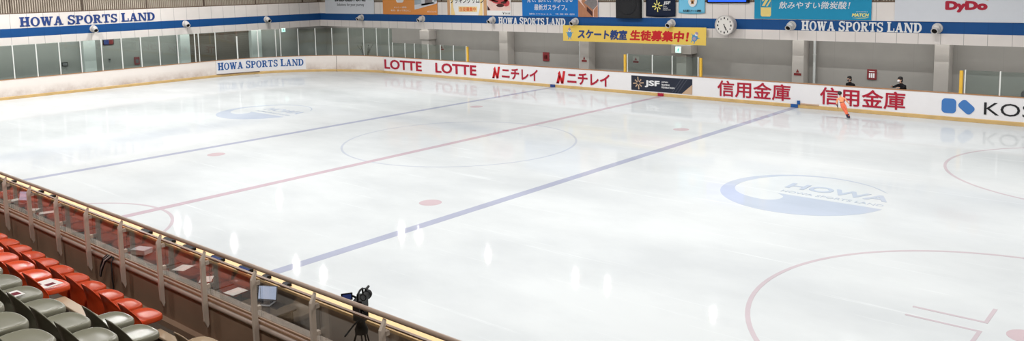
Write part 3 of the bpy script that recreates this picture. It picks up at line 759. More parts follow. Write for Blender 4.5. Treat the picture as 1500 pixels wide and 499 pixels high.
for nm, xs in (('stripe', (-18.05, -17.8, -17.5)), ('stripe', (-14.44, -14.72, -15.02))):
    a, b, c = xs
    pics(o, f, nm, M['bantan'], [[(a, 3.95), (b, 3.95), (b, BZ), (a, BZ)]])
    pics(o, f, nm, M['banlight'], [[(b + (c - b) * .3, 3.95), (c + (c - b) * .6, 3.95), (c, 4.5), (c - (c - b) * .1, BZ), (b + (c - b) * .3, BZ)]])
pics(o, f, 'label_patch', M['banlight'], [rect(-17.0, -15.3, 4.17, 4.52)])
text('lettering', 'クッキングサロン', f, (-17.75, -14.65, 4.73, 5.15), M['black'], o, bold=.015, t0=.006, t1=.01)
text('small_lettering', '生徒募集中', f, (-16.9, -15.4, 4.20, 4.48), M['orangeprint'], o, bold=.02, t0=.006, t1=.01); keep(o)
o, f = banner('advert_banner', -14.42, -12.36, 3.96, M['bancloth'], 'small banner with a pink food photo and a white strip below it', y=FY - .055)
pics(o, f, 'photo', M['banpink'], [rect(-14.36, -12.4, 4.27, BZ)])
pics(o, f, 'photo_meat', M['meat'], [ell(-13.3, 5.0, .75, .32, 18), ell(-12.75, 4.75, .3, .22, 14), ell(-13.9, 5.1, .4, .25, 14)], .006, .01)
pics(o, f, 'photo_shadow', M['meatdark'], [ell(-13.25, 4.6, .34, .11, 14), ell(-12.95, 4.78, .25, .08, 12), ell(-13.6, 4.85, .2, .06, 12), [(-14.36, 4.27), (-14.1, 4.3), (-14.36, 4.6)]], .01, .014)
text('lettering', 'V', f, (-13.06, -12.9, 4.02, 4.2), M['black'], o, bold=.02, t0=.006, t1=.01)
text('small_lettering', 'GAS LIFE', f, (-12.85, -12.42, 4.04, 4.14), M['black'], o, bold=.0, t0=.006, t1=.01); keep(o)
o, f = banner('advert_banner', -11.42, -5.66, 3.94, M['banblue'], 'blue banner with white japanese lettering and a kitchen photo on its right')
text('lettering', '見て、触れて、体感できる', f, (-11.0, -7.5, 4.80, 5.15), M['white'], o, bold=.005, t0=.001, t1=.006)
text('lettering', '最新ガスライフ。', f, (-10.44, -7.9, 4.31, 4.68), M['white'], o, bold=.008, t0=.001, t1=.006)
text('small_lettering', '東邦ガス リベナスショールーム', f, (-10.85, -9.1, 4.03, 4.14), M['white'], o, bold=.0, t0=.001, t1=.006)
text('small_lettering', '今池・岡崎・岐阜・四日市', f, (-8.8, -7.35, 4.04, 4.14), M['white'], o, bold=.0, t0=.001, t1=.006)
pics(o, f, 'photo', M['banpink'], [rect(-7.08, -5.66, 3.94, BZ)], .001, .006)
pics(o, f, 'photo_floor', M['wood'], [[(-7.08, 3.94), (-6.0, 3.94), (-7.08, 4.95)]], .006, .009)
pics(o, f, 'photo_island', M['wood'], [[(-6.75, 5.1), (-6.0, 4.35), (-6.0, 3.96), (-6.15, 3.96), (-6.85, 4.85)], [(-5.95, 4.35), (-5.68, 4.62), (-5.68, 3.95), (-5.95, 3.95)]], .009, .012)
pics(o, f, 'photo_worktop', M['marble'], [[(-6.65, 4.78), (-6.0, 4.36), (-5.68, 4.66), (-5.7, 4.9), (-6.2, 5.1)]], .012, .015)
pics(o, f, 'photo_cupboard', M['meatdark'], [[(-6.45, 4.55), (-6.05, 4.25), (-6.05, 3.97), (-6.45, 4.3)]], .012, .015); keep(o)
# black loudspeaker box hung on the balcony front
o = empty('loudspeaker', (-3.46, FY - .1, 3.93), 'black loudspeaker box hung between the kitchen photo banner and the navy flag', 'loudspeaker')
mb = MB(); mb.box(-4.26, -2.66, FY - .32, FY - .002, 3.91, 5.6); mb.build('cabinet', M['speaker'], o, bevel=.03)
mb = MB(); mb.prism(rrect(-4.18, -2.74, 4.0, 5.55, .06), XZ(FY - .32), .0, .015); mb.build('grille', M['speaker'], o)
mb = MB(); mb.lathe([(.0, .02), (.3, .022), (.56, .05), (.6, .03), (.62, .0)], Matrix.Translation((-3.46, FY - .335, 4.72)) @ Matrix.Rotation(pi / 2, 4, 'X'), 28); mb.build('cone', M['speaker'], o, smooth=True)
for x in (-4.3, -2.62):
    MB().box(x - .02, x + .02, FY - .1, FY - .002, 3.95, 5.7).build('bracket', M['post'], o)
keep(o)
def flag(x0, x1, z0, z1, m, label, wave=.03, y=FY - .06):
    o = empty('hanging_flag', ((x0 + x1) / 2, y, z0), label, 'flag')
    bm = bmesh.new(); nu, nv = 16, 12; G = []
    for j in range(nv + 1):
        row = []
        for i in range(nu + 1):
            u, v = i / nu, j / nv
            d = wave * (1 - v) * sin(u * 9 + 1) + wave * .4 * sin(u * 17)
            sag = .05 * (1 - v) * (sin(pi * u)) * -1
            row.append(bm.verts.new((x0 + (x1 - x0) * u, y - abs(d) - .004, z0 + (z1 - z0) * v + sag * (1 if j == 0 else .6))))
        G.append(row)
    for j in range(nv):
        for i in range(nu): bm.faces.new([G[j][i], G[j][i + 1], G[j + 1][i + 1], G[j + 1][i]])
    me = bpy.data.meshes.new('cloth'); bm.to_mesh(me); bm.free(); me.materials.append(m)
    for p in me.polygons: p.use_smooth = True
    c = link('cloth', me, o); so = c.modifiers.new('s', 'SOLIDIFY'); so.thickness = .006; so.offset = -1
    return o, XZ(y - .055)
o, f = flag(-2.4, -.54, 4.03, BZ, M['bannavy'], 'navy cloth flag with a pale star emblem hanging on the balcony front')
mb = MB(); star(mb, f, -1.66, 4.6, .32, 0, .005); mb.build('emblem', M['lemon'], o)
text('lettering', 'JSF', f, (-1.29, -.83, 4.64, 4.86), M['white'], o, bold=.03, shear=.15, t0=0, t1=.005)
for k, w_ in enumerate(('JAPAN', 'SKATING', 'FEDERATION')): text('small_lettering', w_, f, (-1.29, (-1.08, -1.0, -.83)[k], 4.54 - .09 * k, 4.6 - .09 * k), M['white'], o, t0=0, t1=.005)
keep(o)
o, f = flag(-.36, 1.2, 4.23, BZ, M['bansky'], 'light blue cloth flag with a white round picture, right of the navy flag', wave=.012)
pics(o, f, 'picture', M['white'], [ell(.5, 4.86, .26, .3, 24)], 0, .004); pics(o, f, 'picture_figure', M['bantan'], [ell(.5, 4.9, .12, .16, 16), [(.38, 4.7), (.62, 4.7), (.5, 4.9)]], .004, .008)
text('small_lettering', '名古屋スケート連盟', f, (-.08, 1.0, 4.29, 4.41), M['black'], o, bold=.02, t0=0, t1=.005); keep(o)
# led screen
o = empty('led_screen', (2.5, FY - .1, 4.76), 'blue lit screen with a black bezel above the wall clock', 'screen')
MB().box(1.34, 3.68, FY - .14, FY - .004, 4.765, 5.9).build('bezel', M['blackplastic'], o, bevel=.01)
MB().box(1.42, 3.55, FY - .152, FY - .14, 4.83, 5.85).build('display', M['led'], o); keep(o)
o, f = banner('advert_banner', 3.96, 9.68, 3.97, M['banteal'], 'large teal banner with white japanese lettering and a bottle at its left')
text('lettering', '飲みやすい微炭酸！', f, (5.25, 8.72, 4.48, 4.84), M['white'], o, bold=.006, shear=.18, t0=.001, t1=.006)
pics(o, f, 'bottle_picture', M['bottle'], [[(4.3, 4.16), (4.36, 4.09), (4.78, 4.09), (4.84, 4.16), (4.84, 5.2), (4.7, 5.5), (4.7, BZ), (4.42, BZ), (4.42, 5.5), (4.3, 5.2)]])
pics(o, f, 'bottle_label', M['banteal'], [[(4.31, 4.55), (4.83, 4.55), (4.83, 5.2), (4.31, 5.2)]], .006, .009)
pics(o, f, 'bottle_stripe', M['bottle'], [[(4.36, 4.62), (4.5, 4.62), (4.8, 5.12), (4.66, 5.12)], [(4.36, 4.85), (4.42, 4.85), (4.62, 5.15), (4.54, 5.15)], [(4.58, 4.6), (4.66, 4.6), (4.82, 4.86), (4.82, 4.98)]], .009, .012)
text('small_lettering', 'MATCH', f, (8.8, 9.58, 4.13, 4.29), M['lemon'], o, bold=.045, shear=.2, t0=.001, t1=.006)
text('small_lettering', 'VITAMIN', f, (8.98, 9.5, 4.34, 4.38), M['white'], o, t0=.001, t1=.006)
pics(o, f, 'logo_swash', M['lemon'], [[(8.8, 4.08), (9.1, 4.05), (9.4, 4.06), (9.6, 4.12), (9.4, 4.09), (9.1, 4.08)]]); keep(o)
o, f = banner('advert_banner', 10.70, 17.2, 3.95, M['bannergrey'], 'large pale grey banner with bold red latin lettering at the right')
text('lettering', 'DyDo', f, (12.79, 14.44, 4.36, 4.86), M['red'], o, bold=.075, t0=.001, t1=.006)
pics(o, f, 'emblem', M['bantan'], [[(13.15, 5.0), (13.62, 4.87), (13.62, 5.4), (13.4, 5.4)], [(14.0, 5.0), (14.45, 4.87), (14.45, 5.4), (14.2, 5.4)]]); keep(o)
# yellow skating school banner in front of the recess
o = empty('school_banner', (-3.4, 17.3, 2.52), 'long yellow banner with blue and red japanese lettering under the blue band', 'banner'); f = XZ(17.3)
mb = MB(); mb.prism([(-8.12, 2.50), (1.34, 2.53), (1.35, 3.475), (-8.12, 3.435)], f, -.03, 0); mb.build('panel', M['banyellow'], o)
text('lettering', 'スケート教室', f, (-7.03, -3.55, 2.66, 3.24), M['navyletter'], o, bold=.045, shear=.12, t0=.001, t1=.006)
text('lettering', '生徒募集中！', f, (-3.4, .35, 2.66, 3.26), M['redbright'], o, bold=.045, shear=.12, t0=.001, t1=.006)
for cx, mm, an in ((-7.63, M['birdblue'], 0.0), (.70, M['birdblue'], -.45)):
    P = lambda pl: rot(pl, cx, 2.94, an)
    pics(o, f, 'bird_picture', mm, [P(ell(0, -.03, .17, .2, 20)), P([(-.14, .06), (-.3, .1), (-.13, -.02)]), P([(.14, .06), (.3, .1), (.13, -.02)]), P([(-.1, -.2), (-.05, -.2), (-.08, -.36), (-.12, -.34)]), P([(.05, -.2), (.1, -.2), (.12, -.34), (.08, -.36)])], .001, .005)
    pics(o, f, 'bird_head', M['white'], [P(ell(0, .2, .1, .11, 16))], .005, .008)
    pics(o, f, 'bird_cap', M['birdmauve'], [P(ell(0, .25, .1, .07, 16)), P(ell(0.0, -.08, .1, .1, 14)) if an else P([(-.04, .3), (.04, .3), (0, .4)])], .008, .011)
keep(o)

# ------------------------------------------------------------------ wall clock on a short arm
o = empty('wall_clock', (2.53, 17.0, 3.63), 'round white wall clock with black hands on the blue band', 'clock')
K = lambda y: Matrix.Translation((2.53, y, 3.63)) @ Matrix.Rotation(pi / 2, 4, 'X')
mb = MB(); mb.lathe([(.44, -.42), (.49, -.40), (.50, -.2), (.49, .0), (.53, .02), (.53, .05), (.48, .06), (.48, .03), (0, .03)], K(17.05), 40); mb.build('case', M['clockrim'], o, smooth=True)
mb = MB(); mb.lathe([(.475, .032), (0, .034)], K(17.05), 40); mb.build('face', M['clockface'], o)
fc = plane_map((2.53, 17.014, 3.63), (1, 0, 0), (0, 0, 1))
mb = MB()
for h in range(12):
    a = pi / 2 - h * pi / 6; cu, cv = .37 * cos(a), .37 * sin(a)
    mb.prism(rect(cu - .022, cu + .022, cv - .045, cv + .045) if h % 3 else rect(cu - .035, cu + .035, cv - .05, cv + .05), fc, .0, .004)
mb.build('numerals', M['black'], o)
def hand(nm, ang, ln, w):
    a = pi / 2 - ang; d = (cos(a), sin(a)); n_ = (-d[1], d[0]); mb = MB()
    mb.prism([(-d[0] * .08 + n_[0] * w, -d[1] * .08 + n_[1] * w), (-d[0] * .08 - n_[0] * w, -d[1] * .08 - n_[1] * w), (d[0] * ln - n_[0] * w * .5, d[1] * ln - n_[1] * w * .5), (d[0] * ln + n_[0] * w * .5, d[1] * ln + n_[1] * w * .5)], fc, .005, .011)
    mb.build(nm, M['black'], o)
hand('hour_hand', radians(162), .27, .024); hand('minute_hand', radians(148), .4, .017)
MB().tube([(2.65, 17.42, 3.63), (2.65, 17.499, 3.63)], .2, 16).build('wall_mount', M['clockrim'], o, smooth=True); keep(o)

# ------------------------------------------------------------------ ball shaped air nozzles along the blue band
def nozzle(c, base_n, aim, label):
    o = empty('ventilation_nozzle', c, label, 'air nozzle', 'ball air nozzles on the blue band')
    d = Vector(aim).normalized(); q = d.to_track_quat('Z', 'Y').to_matrix().to_4x4(); T = Matrix.Translation(c) @ q
    mb = MB(); qb = Vector(base_n).normalized().to_track_quat('Z', 'Y').to_matrix().to_4x4()
    mb.lathe([(.0, -.02), (.22, -.02), (.23, .0), (.2, .05), (.0, .06)], Matrix.Translation(Vector(c) - Vector(base_n) * .178) @ qb, 24); mb.build('collar', M['ball'], o, smooth=True)
    mb = MB(); mb.ball(c, .18); mb.build('ball', M['ball'], o, smooth=True)
    mb = MB(); mb.lathe([(.13, .10), (.145, .28), (.145, .30), (.12, .30), (.105, .2), (.105, .15)], T, 24); mb.build('spout', M['ball'], o, smooth=True)
    mb = MB(); mb.lathe([(0, .255), (.115, .255), (.115, .25), (0, .25)], T, 20); mb.build('throat', M['hole'], o)
    return keep(o)
for i, y in enumerate((.04, 6.2, 12.6)):
    nozzle((FX + .20, y, 3.68), (1, 0, 0), (1, -.1, -.42), 'white ball nozzle on the left end blue band, %s from the left' % ORD[i])
for i, x in enumerate((-27.2, -20.55, -13.93, -7.3, -.8, 5.9, 12.5)):
    nozzle((x, FY - .20, 3.66), (0, -1, 0), (-.04, -1, -.42), 'white ball nozzle on the far blue band, %s from the corner' % ORD[i])

# ------------------------------------------------------------------ small things on the recess walls
def wallbox(name, O, U, w, h, d, m, label, cat, deco=()):
    o = empty(name, O, label, cat); f = plane_map(O, U, (0, 0, 1))
    mb = MB(); mb.prism(rrect(-w / 2, w / 2, -h / 2, h / 2, .02), f, .002, d); mb.build('panel', m, o)
    for nm, mm, polys in deco: pics(o, f, nm, mm, polys, d, d + .006)
    return keep(o)
X_, Y_ = (1, 0, 0), (0, 1, 0)
ext = lambda w, h: [('frame', M['maskwhite'], [rect(-w * .36, -w * .3, -h * .4, h * .1), rect(-w * .1, w * .1, -h * .38, h * .1), rect(w * .22, w * .3, -h * .4, h * .1), rect(-w * .3, w * .3, h * .22, h * .3)])]
wallbox('wall_sign', (-10.95, 19.2, 1.27), X_, .5, .56, .05, M['hosebox'], 'red square sign on the far wall between the second and third pillars', 'wall sign', [('print', M['noticered'], [rect(-.16, .16, -.2, .2)]), ('mark', M['jsfgold'], [rect(-.1, -.03, -.14, .1), rect(.03, .1, -.14, .1)])])
wallbox('wall_sign', (9.24, 19.2, 1.26), X_, .44, .5, .05, M['hosebox'], 'red square sign with pale marks on the far wall between the two observers', 'wall sign', [('mark', M['maskwhite'], [rect(-.13, -.06, -.16, .06), rect(-.03, .03, -.16, .06), rect(.06, .13, -.16, .06), rect(-.13, .13, .13, .16)])])
wallbox('wall_sign', (-34.0, 3.43, 1.28), Y_, .36, .52, .05, M['hosebox'], 'red framed box on the left wall seen through the glass', 'wall sign', [('mark', M['maskgrey'], [rect(-.1, .1, -.15, .1)])])
wallbox('wall_display', (-34.0, 1.62, 2.68), Y_, .68, .36, .06, M['blackplastic'], 'small display half blue half red high on the left wall', 'display', [('blue_half', M['navyletter'], [rect(-.31, .02, -.15, .15)]), ('red_half', M['noticered'], [rect(.02, .31, -.15, .15)])])
wallbox('wall_box', (-34.0, -1.22, 1.45), Y_, .36, .26, .08, M['darkmetal'], 'small grey box in a dark frame on the left wall', 'box', [('cover', M['greyplastic'], [rect(-.13, .13, -.08, .08)])])
wallbox('wall_camera', (-34.0, 1.6, 1.52), Y_, .1, .12, .08, M['darkmetal'], 'tiny dark fitting on the left wall below the display', 'fitting', [('lens', M['black'], [ell(0, 0, .03, .03, 10)])])
def exit_sign(O, U, label):
    w, h = .36, .36
    o = empty('exit_sign', O, label, 'exit sign'); f = plane_map(O, U, (0, 0, 1))
    mb = MB(); mb.prism(rrect(-w / 2, w / 2, -h / 2, h / 2, .02), f, .002, .07); mb.build('housing', M['post'], o)
    pics(o, f, 'lit_face', M['exitgreen'], [rect(-w * .46, w * .46, -h * .46, h * .46)], .07, .074)
    pics(o, f, 'running_figure', M['exitprint'], [ell(.02, .085, .03, .03, 10), [(-.04, .05), (.05, .05), (.03, -.03), (-.03, -.03)], [(-.03, -.03), (.0, -.03), (-.07, -.12), (-.1, -.1)], [(.0, -.03), (.03, -.03), (.09, -.12), (.05, -.13)]], .074, .078)
    return keep(o)
exit_sign((-.92, 18.44, 2.14), X_, 'small lit exit sign on the pillar under the yellow banner')
exit_sign((-33.99, 15.1, 2.72), Y_, 'small lit exit sign on the left wall near the corner')
def notice(O, label):
    wallbox('wall_notice', O, X_, .42, .42, .008, M['pillar'], label, 'notice', [('triangle', M['noticered'], [[(-.09, -.02), (.09, -.02), (0, .16)]]), ('text_strip', M['noticered'], [rect(-.19, .19, -.17, -.05)])])
notice((5.83, 18.5, 1.25), 'small red triangle notice on the fifth pillar')
notice((-7.44, 18.5, 1.32), 'small red triangle notice on the third pillar')
notice((-4.2, 19.2, 1.36), 'small dark notice on the far wall behind the glass under the yellow banner')
notice((-20.6 + .1, 18.5 + .7, 1.5), 'small dark notice on the far wall beside the first pillar')

# ------------------------------------------------------------------ stand: tiers, parapet, glass balustrade
PY = -18.3
mb = MB()
edges = [(-18.28, 2.2), (-19.12, 2.6), (-19.86, 3.0), (-20.58, 3.4), (-21.32, 3.8), (-22.05, 4.2), (-22.8, 4.6), (-24.2, 5.0)]
for i, (y, z) in enumerate(edges):
    yb = edges[i + 1][0] if i + 1 < len(edges) else -26
    mb.box(-20, 30, yb, y, z - .5 if i else -.1, z)
struct('floor_stand', mb, M['tier'], 'stepped concrete tiers of the spectator stand')
o = struct('wall_parapet', MB().box(-20, 30, -18.28, -18.08, -.1, 2.65), M['concrete'], 'brown concrete parapet at the foot of the stand')
MB().box(-20, 30, -18.36, -18.281, 2.2, 2.27).build('kerb', M['concrete'], o)
mb = MB(); mb.tube([(-20, -18.275, 2.668), (30, -18.275, 2.668)], .028, 14); mb.build('coping_roll', M['coping'], o, smooth=True)
MB().box(-20, 30, -18.27, -18.06, 2.651, 2.695).build('coping', M['coping'], o)
mb = MB(); mb.box(-20, 30, PY + .02, PY + .07, 2.70, 2.725); mb.box(-20, 30, PY + .025, PY + .055, 2.742, 2.766)
o = mb.build('bottom_rail', M['frame']); tag(o, 'brown double bottom rail of the stand glass, on the parapet', 'rail')
mb = MB(); mb.tube([(-20, PY, 3.298), (30, PY, 3.298)], .023, 16)
o = mb.build('handrail', M['rail'], smooth=True); tag(o, 'long brown tube handrail on top of the stand glass', 'handrail')
MB().box(-20, 30, PY + .025, PY + .055, 3.184, 3.198).build('top_frame', M['frame'], o)
posts = [8.27 + .983 * k for k in range(-1, 12)]
def bal_unit(x, label):
    o = empty('balustrade_panel', (x, PY, 2.62), label, 'balustrade panel', 'glass panels of the stand balustrade')
    f = plane_map((x, PY, 0), (0, 1, 0), (0, 0, 1))
    mb = MB()
    mb.prism([(-.028, 2.42), (-.010, 2.46), (-.012, 3.19), (.004, 3.262), (-.006, 3.272), (-.060, 3.18), (-.064, 2.70), (-.058, 2.50)], f, -.017, .017)
    mb.build('post', M['railpost'], o)
    MB().box(x - .02, x + .02, PY - .01, PY + .03, 2.86, 2.90).box(x - .02, x + .02, PY - .01, PY + .03, 3.12, 3.16).build('pane_clamp', M['railpost'], o)
    mb = MB(); mb.box(x + .004, x + .983 - .004, PY + .034, PY + .046, 2.77, 3.178); mb.build('pane', M['glassstand'], o)
    return keep(o)
for i, x in enumerate(posts):
    k = len(posts) - 1 - i
    near = ('glass panel of the stand balustrade, %s from its left end in view' % ORD[i]) if i >= 0 else 'glass panel of the stand balustrade beyond the left edge'
    bal_unit(x, near)

# ------------------------------------------------------------------ plastic bucket seats
def seat_meshes():
    out = {}
    # pan: superellipse outline, dished, with a rolled rim
    bm = bmesh.new(); n = 36
    def sup(t, rx, ry, e=2.7):
        c, s = cos(t), sin(t); return (rx * abs(c) ** (2 / e) * (1 if c >= 0 else -1), ry * abs(s) ** (2 / e) * (1 if s >= 0 else -1))
    prof = [(.0, -.016), (.35, -.016), (.65, -.013), (.82, -.004), (.92, .004), (.975, .003), (1.0, -.012), (1.0, -.045), (.96, -.055), (.9, -.052), (.0, -.05)]
    rings = []
    for k, z in prof:
        if k == 0: rings.append([bm.verts.new((0, 0, z))])
        else:
            r_ = []
            for i in range(n):
                x, y = sup(2 * pi * i / n, .20 * k, .165 * k); r_.append(bm.verts.new((x, y, z - (.02 * max(0, y / .165) ** 3 if k > .6 else 0))))
            rings.append(r_)
    for a, b in zip(rings, rings[1:]):
        for i in range(n):
            j = (i + 1) % n
            if len(a) == 1: bm.faces.new([a[0], b[i], b[j]])
            elif len(b) == 1: bm.faces.new([a[j], a[i], b[0]])
            else: bm.faces.new([a[i], b[i], b[j], a[j]])
    bmesh.ops.recalc_face_normals(bm, faces=bm.faces[:])
    me = bpy.data.meshes.new('seat_pan'); bm.to_mesh(me); bm.free(); out['seat_pan'] = me
    # back: curved shell behind the pan with rounded top and a rolled edge
    bm = bmesh.new(); nu, nv = 20, 10; th = .016
    def P(u, v, off):
        top = .20 - .24 * abs(u) ** 2.4; z = -.22 + (top + .22) * v
        ang = u * 1.12; R = .20 + .008 * v
        x = R * sin(ang) * 1.02; y = -.02 - R * cos(ang) * .80 - .045 * max(0, z / .2)
        lip = .010 * max(0, (v - .88) / .12)
        nx, ny = sin(ang), -cos(ang)
        return Vector((x + nx * (off + lip), y + ny * (off + lip), z))
    G = [[[bm.verts.new(P(-1 + 2 * i / nu, j / nv, o_)) for i in range(nu + 1)] for j in range(nv + 1)] for o_ in (0, th)]
    for j in range(nv):
        for i in range(nu):
            bm.faces.new([G[0][j][i], G[0][j + 1][i], G[0][j + 1][i + 1], G[0][j][i + 1]]); bm.faces.new([G[1][j][i], G[1][j][i + 1], G[1][j + 1][i + 1], G[1][j + 1][i]])
    for i in range(nu):
        bm.faces.new([G[0][nv][i], G[1][nv][i], G[1][nv][i + 1], G[0][nv][i + 1]]); bm.faces.new([G[0][0][i], G[0][0][i + 1], G[1][0][i + 1], G[1][0][i]])
    for j in range(nv):
        bm.faces.new([G[0][j][0], G[1][j][0], G[1][j + 1][0], G[0][j + 1][0]]); bm.faces.new([G[0][j][nu], G[0][j + 1][nu], G[1][j + 1][nu], G[1][j][nu]])
    bmesh.ops.recalc_face_normals(bm, faces=bm.faces[:])
    me = bpy.data.meshes.new('backrest'); bm.to_mesh(me); bm.free(); out['backrest'] = me
    mb = MB(); mb.box(-.03, .03, -.12, .05, -.10, -.05); mb.box(-.02, .02, -.09, -.05, -.4, -.1); mb.box(-.07, .07, -.12, -.02, -.415, -.4)
    bmesh.ops.recalc_face_normals(mb.bm, faces=mb.bm.faces[:])
    me = bpy.data.meshes.new('pedestal'); mb.bm.to_mesh(me); mb.bm.free(); out['pedestal'] = me
    for k in ('seat_pan', 'backrest'):
        for p in out[k].polygons: p.use_smooth = True
    return out
BASE = seat_meshes()
KIT = {}
for cname in ('orange', 'grey', 'tan'):
    KIT[cname] = {}
    for k, me in BASE.items():
        c = me.copy(); c.materials.append(M['steel'] if k == 'pedestal' else M[cname]); KIT[cname][k] = c
WORD = {'orange': 'orange', 'grey': 'olive grey', 'tan': 'beige'}
ROWN = ['front row', 'second row', 'third row', 'fourth row', 'fifth row']
def seat(x, y, z, colr, label, group):
    o = empty('stadium_seat', (x, y, z - .4 + .0), label, 'seat', group, rz=random.uniform(-.02, .02))
    for k in ('seat_pan', 'backrest', 'pedestal'):
        c = link(k, KIT[colr][k], o); c.location = (0, 0, .415)
        if k != 'pedestal':
            c.modifiers.new('sub', 'SUBSURF').render_levels = 1; c.modifiers['sub'].levels = 1
    return o
rows = [
    (0, -18.80, 2.60, [('orange', 13.72 - .459 * k) for k in range(17)] , 14.93),
    (1, -19.49, 3.00, [('grey', 15.09), ('grey', 14.60)] + [('orange', 13.13 - .485 * k) for k in range(8)], None),
    (2, -20.17, 3.40, [('grey', 15.85 - .5 * k) for k in range(8)], None),
    (3, -20.87, 3.82, [('grey', 16.58 - .47 * k) for k in range(5)], None),
]
for r, y, z, seats, extra in rows:
    cnt = {}
    for colr, x in seats:
        cnt[colr] = cnt.get(colr, 0) + 1
        lab = '%s plastic seat in the %s, %s %s from the right' % (WORD[colr], ROWN[r], ORD[cnt[colr] - 1], WORD[colr])
        seat(x, y, z, colr, lab, '%s seats in the %s' % (WORD[colr], ROWN[r]))
    if extra: seat(extra, y, z, 'tan', 'lone beige plastic seat at the bottom edge, right of the orange front row', 'beige seats in the front row')
# bare mounting planks where seats are missing
def plank(x0, x1, y, z, floor, label):
    o = empty('seat_mount_bar', ((x0 + x1) / 2, y, floor), label, 'bar')
    MB().box(x0, x1, y - .055, y + .055, z - .03, z).build('plank', M['tan'], o, bevel=.008)
    for x in (x0 + .12, x1 - .12): MB().box(x - .02, x + .02, y - .03, y + .03, floor, z - .03).build('support', M['steel'], o)
    return keep(o)
plank(13.96, 14.76, -18.80, 2.50, 2.2, 'bare beige mounting plank between the last orange seat and the beige seat')
o = plank(13.36, 14.34, -19.50, 2.93, 2.6, 'bare beige mounting plank between orange and grey seats of the second row')
def sheet(x, y, z, rz, w, h, label, marks=(), tilt=0.0):
    o = empty('paper_sheet', (x, y, z), label, 'paper', rz=rz); o.rotation_euler.x = tilt
    MB().box(-w / 2, w / 2, -h / 2, h / 2, 0, .003).build('sheet', M['paper'], o)
    for (a, b, c, d) in marks: MB().box(a, b, c, d, .003, .0045).build('printed_mark', M['paperred'], o)
    return o
sheet(13.17, -19.53, 3.046, .12, .26, .19, 'white printed sheet on the last orange seat of the second row', [(.02, .09, -.05, .04), (-.09, -.02, -.07, -.05)])
sheet(14.37, -20.22, 3.424, .1, .16, .11, 'small printed sheet with a dark red mark on a grey seat', [(-.03, .05, -.035, .035)])

# cables slung over the parapet
o = empty('cable_bundle', (11.64, -18.33, 2.7), 'loop of black and pale cable slung over the parapet beside the front seats', 'cable')
for k in range(3):
    mb = MB(); dx = .035 * k
    mb.tube([(11.72 + dx, -18.296, 2.712), (11.7 + dx, -18.302, 2.73), (11.66 + dx, -18.345, 2.68), (11.61 + dx * .6, -18.355, 2.58 - .02 * k), (11.57 + dx * .5, -18.355, 2.48), (11.60 + dx * .4, -18.37, 2.45), (11.64 + dx * .6, -18.37, 2.56), (11.72 + dx, -18.365, 2.68), (11.76 + dx, -18.302, 2.735), (11.78 + dx, -18.296, 2.712)], .010, 6)
    mb.build('cable_loop', (M['cable'], M['cablewhite'], M['cable'])[k], o, smooth=True)
mb = MB(); mb.tube([(11.86, -18.296, 2.712), (11.88, -18.302, 2.735), (11.91, -18.345, 2.68), (11.95, -18.365, 2.5), (11.98, -18.37, 2.34), (12.0, -18.42, 2.22)], .009, 6); mb.build('hanging_cable', M['cable'], o, smooth=True)
keep(o)

# ------------------------------------------------------------------ officials' area between the parapet and the near boards
PZ = .28
struct('floor_platform', MB().box(-19, 30, -18.07, -15.36, -.1, PZ), M['platform'], 'dark carpeted platform behind the near boards')
TZ = 1.04
def table(x0, x1, label):
    o = empty('judges_table', ((x0 + x1) / 2, -15.7, PZ), label, 'table', 'long tables behind the near boards')
    MB().box(x0, x1, -15.95, -15.40, TZ - .03, TZ).build('tabletop', M['tablecloth'], o, bevel=.006)
    for x in (x0 + .08, x1 - .08):
        for y in (-15.9, -15.45): MB().box(x - .018, x + .018, y - .018, y + .018, PZ, TZ - .03).build('leg', M['darkmetal'], o)
    MB().box(x0 + .1, x1 - .1, -15.46, -15.44, PZ + .35, TZ - .03).build('modesty_panel', M['darkmetal'], o)
    return keep(o)
xs = [-1.2, .62, 2.44, 4.26, 6.08, 7.9, 9.72]
for i, x in enumerate(xs): table(x, x + 1.78, 'long dark table behind the near boards, %s from the left' % ORD[i])
def laptop(x, y, rz, label):
    o = empty('laptop', (x, y, TZ), label, 'laptop', rz=rz)
    MB().box(-.17, .17, -.12, .12, 0, .018).build('keyboard_base', M['greyplastic'], o, bevel=.004)
    MB().box(-.14, .14, -.06, .09, .018, .021).build('keys', M['blackplastic'], o)
    T = Matrix.Translation((0, .12, .018)) @ Matrix.Rotation(radians(-14), 4, 'X')
    MB().box(-.17, .17, 0, .012, 0, .23, T).build('screen_lid', M['greyplastic'], o)
    MB().box(-.155, .155, -.002, .0, .014, .218, T).build('display', M['laptopscreen'], o)
    return o
laptop(10.90, -15.62, .5, 'open laptop with a bright screen on the rightmost judges table')
laptop(.52, -15.62, .5, 'open laptop with a bluish screen on the table at the far left')
def opaper(x, y, rz, label, w=.21, h=.297, n=1): return sheet(x, y, TZ, rz, w, h, label)
opaper(.10, -15.62, .2, 'white sheet left of the left laptop on the judges table'); opaper(1.5, -15.7, .7, 'white sheet lying right of the left laptop')
opaper(2.0, -15.58, -.4, 'white sheet second right of the left laptop'); opaper(8.2, -15.55, .4, 'white sheet on the dark table beside the paper box', .25, .3)
opaper(10.05, -15.6, .1, 'white sheet left of the right laptop', .26, .3); opaper(9.1, -15.6, .9, 'white sheet between the paper box and the right laptop')
o = MB().box(-.16, .16, -.11, .11, 0, .09).build('paper_box', M['paper'], bevel=.008, loc=(6.75, -15.62, TZ)); o.rotation_euler.z = .4
tag(o, 'white paper box on the dark judges table', 'box')
MB().box(-.165, .165, -.115, .115, .07, .1).build('box_lid', M['bannergrey'], o)
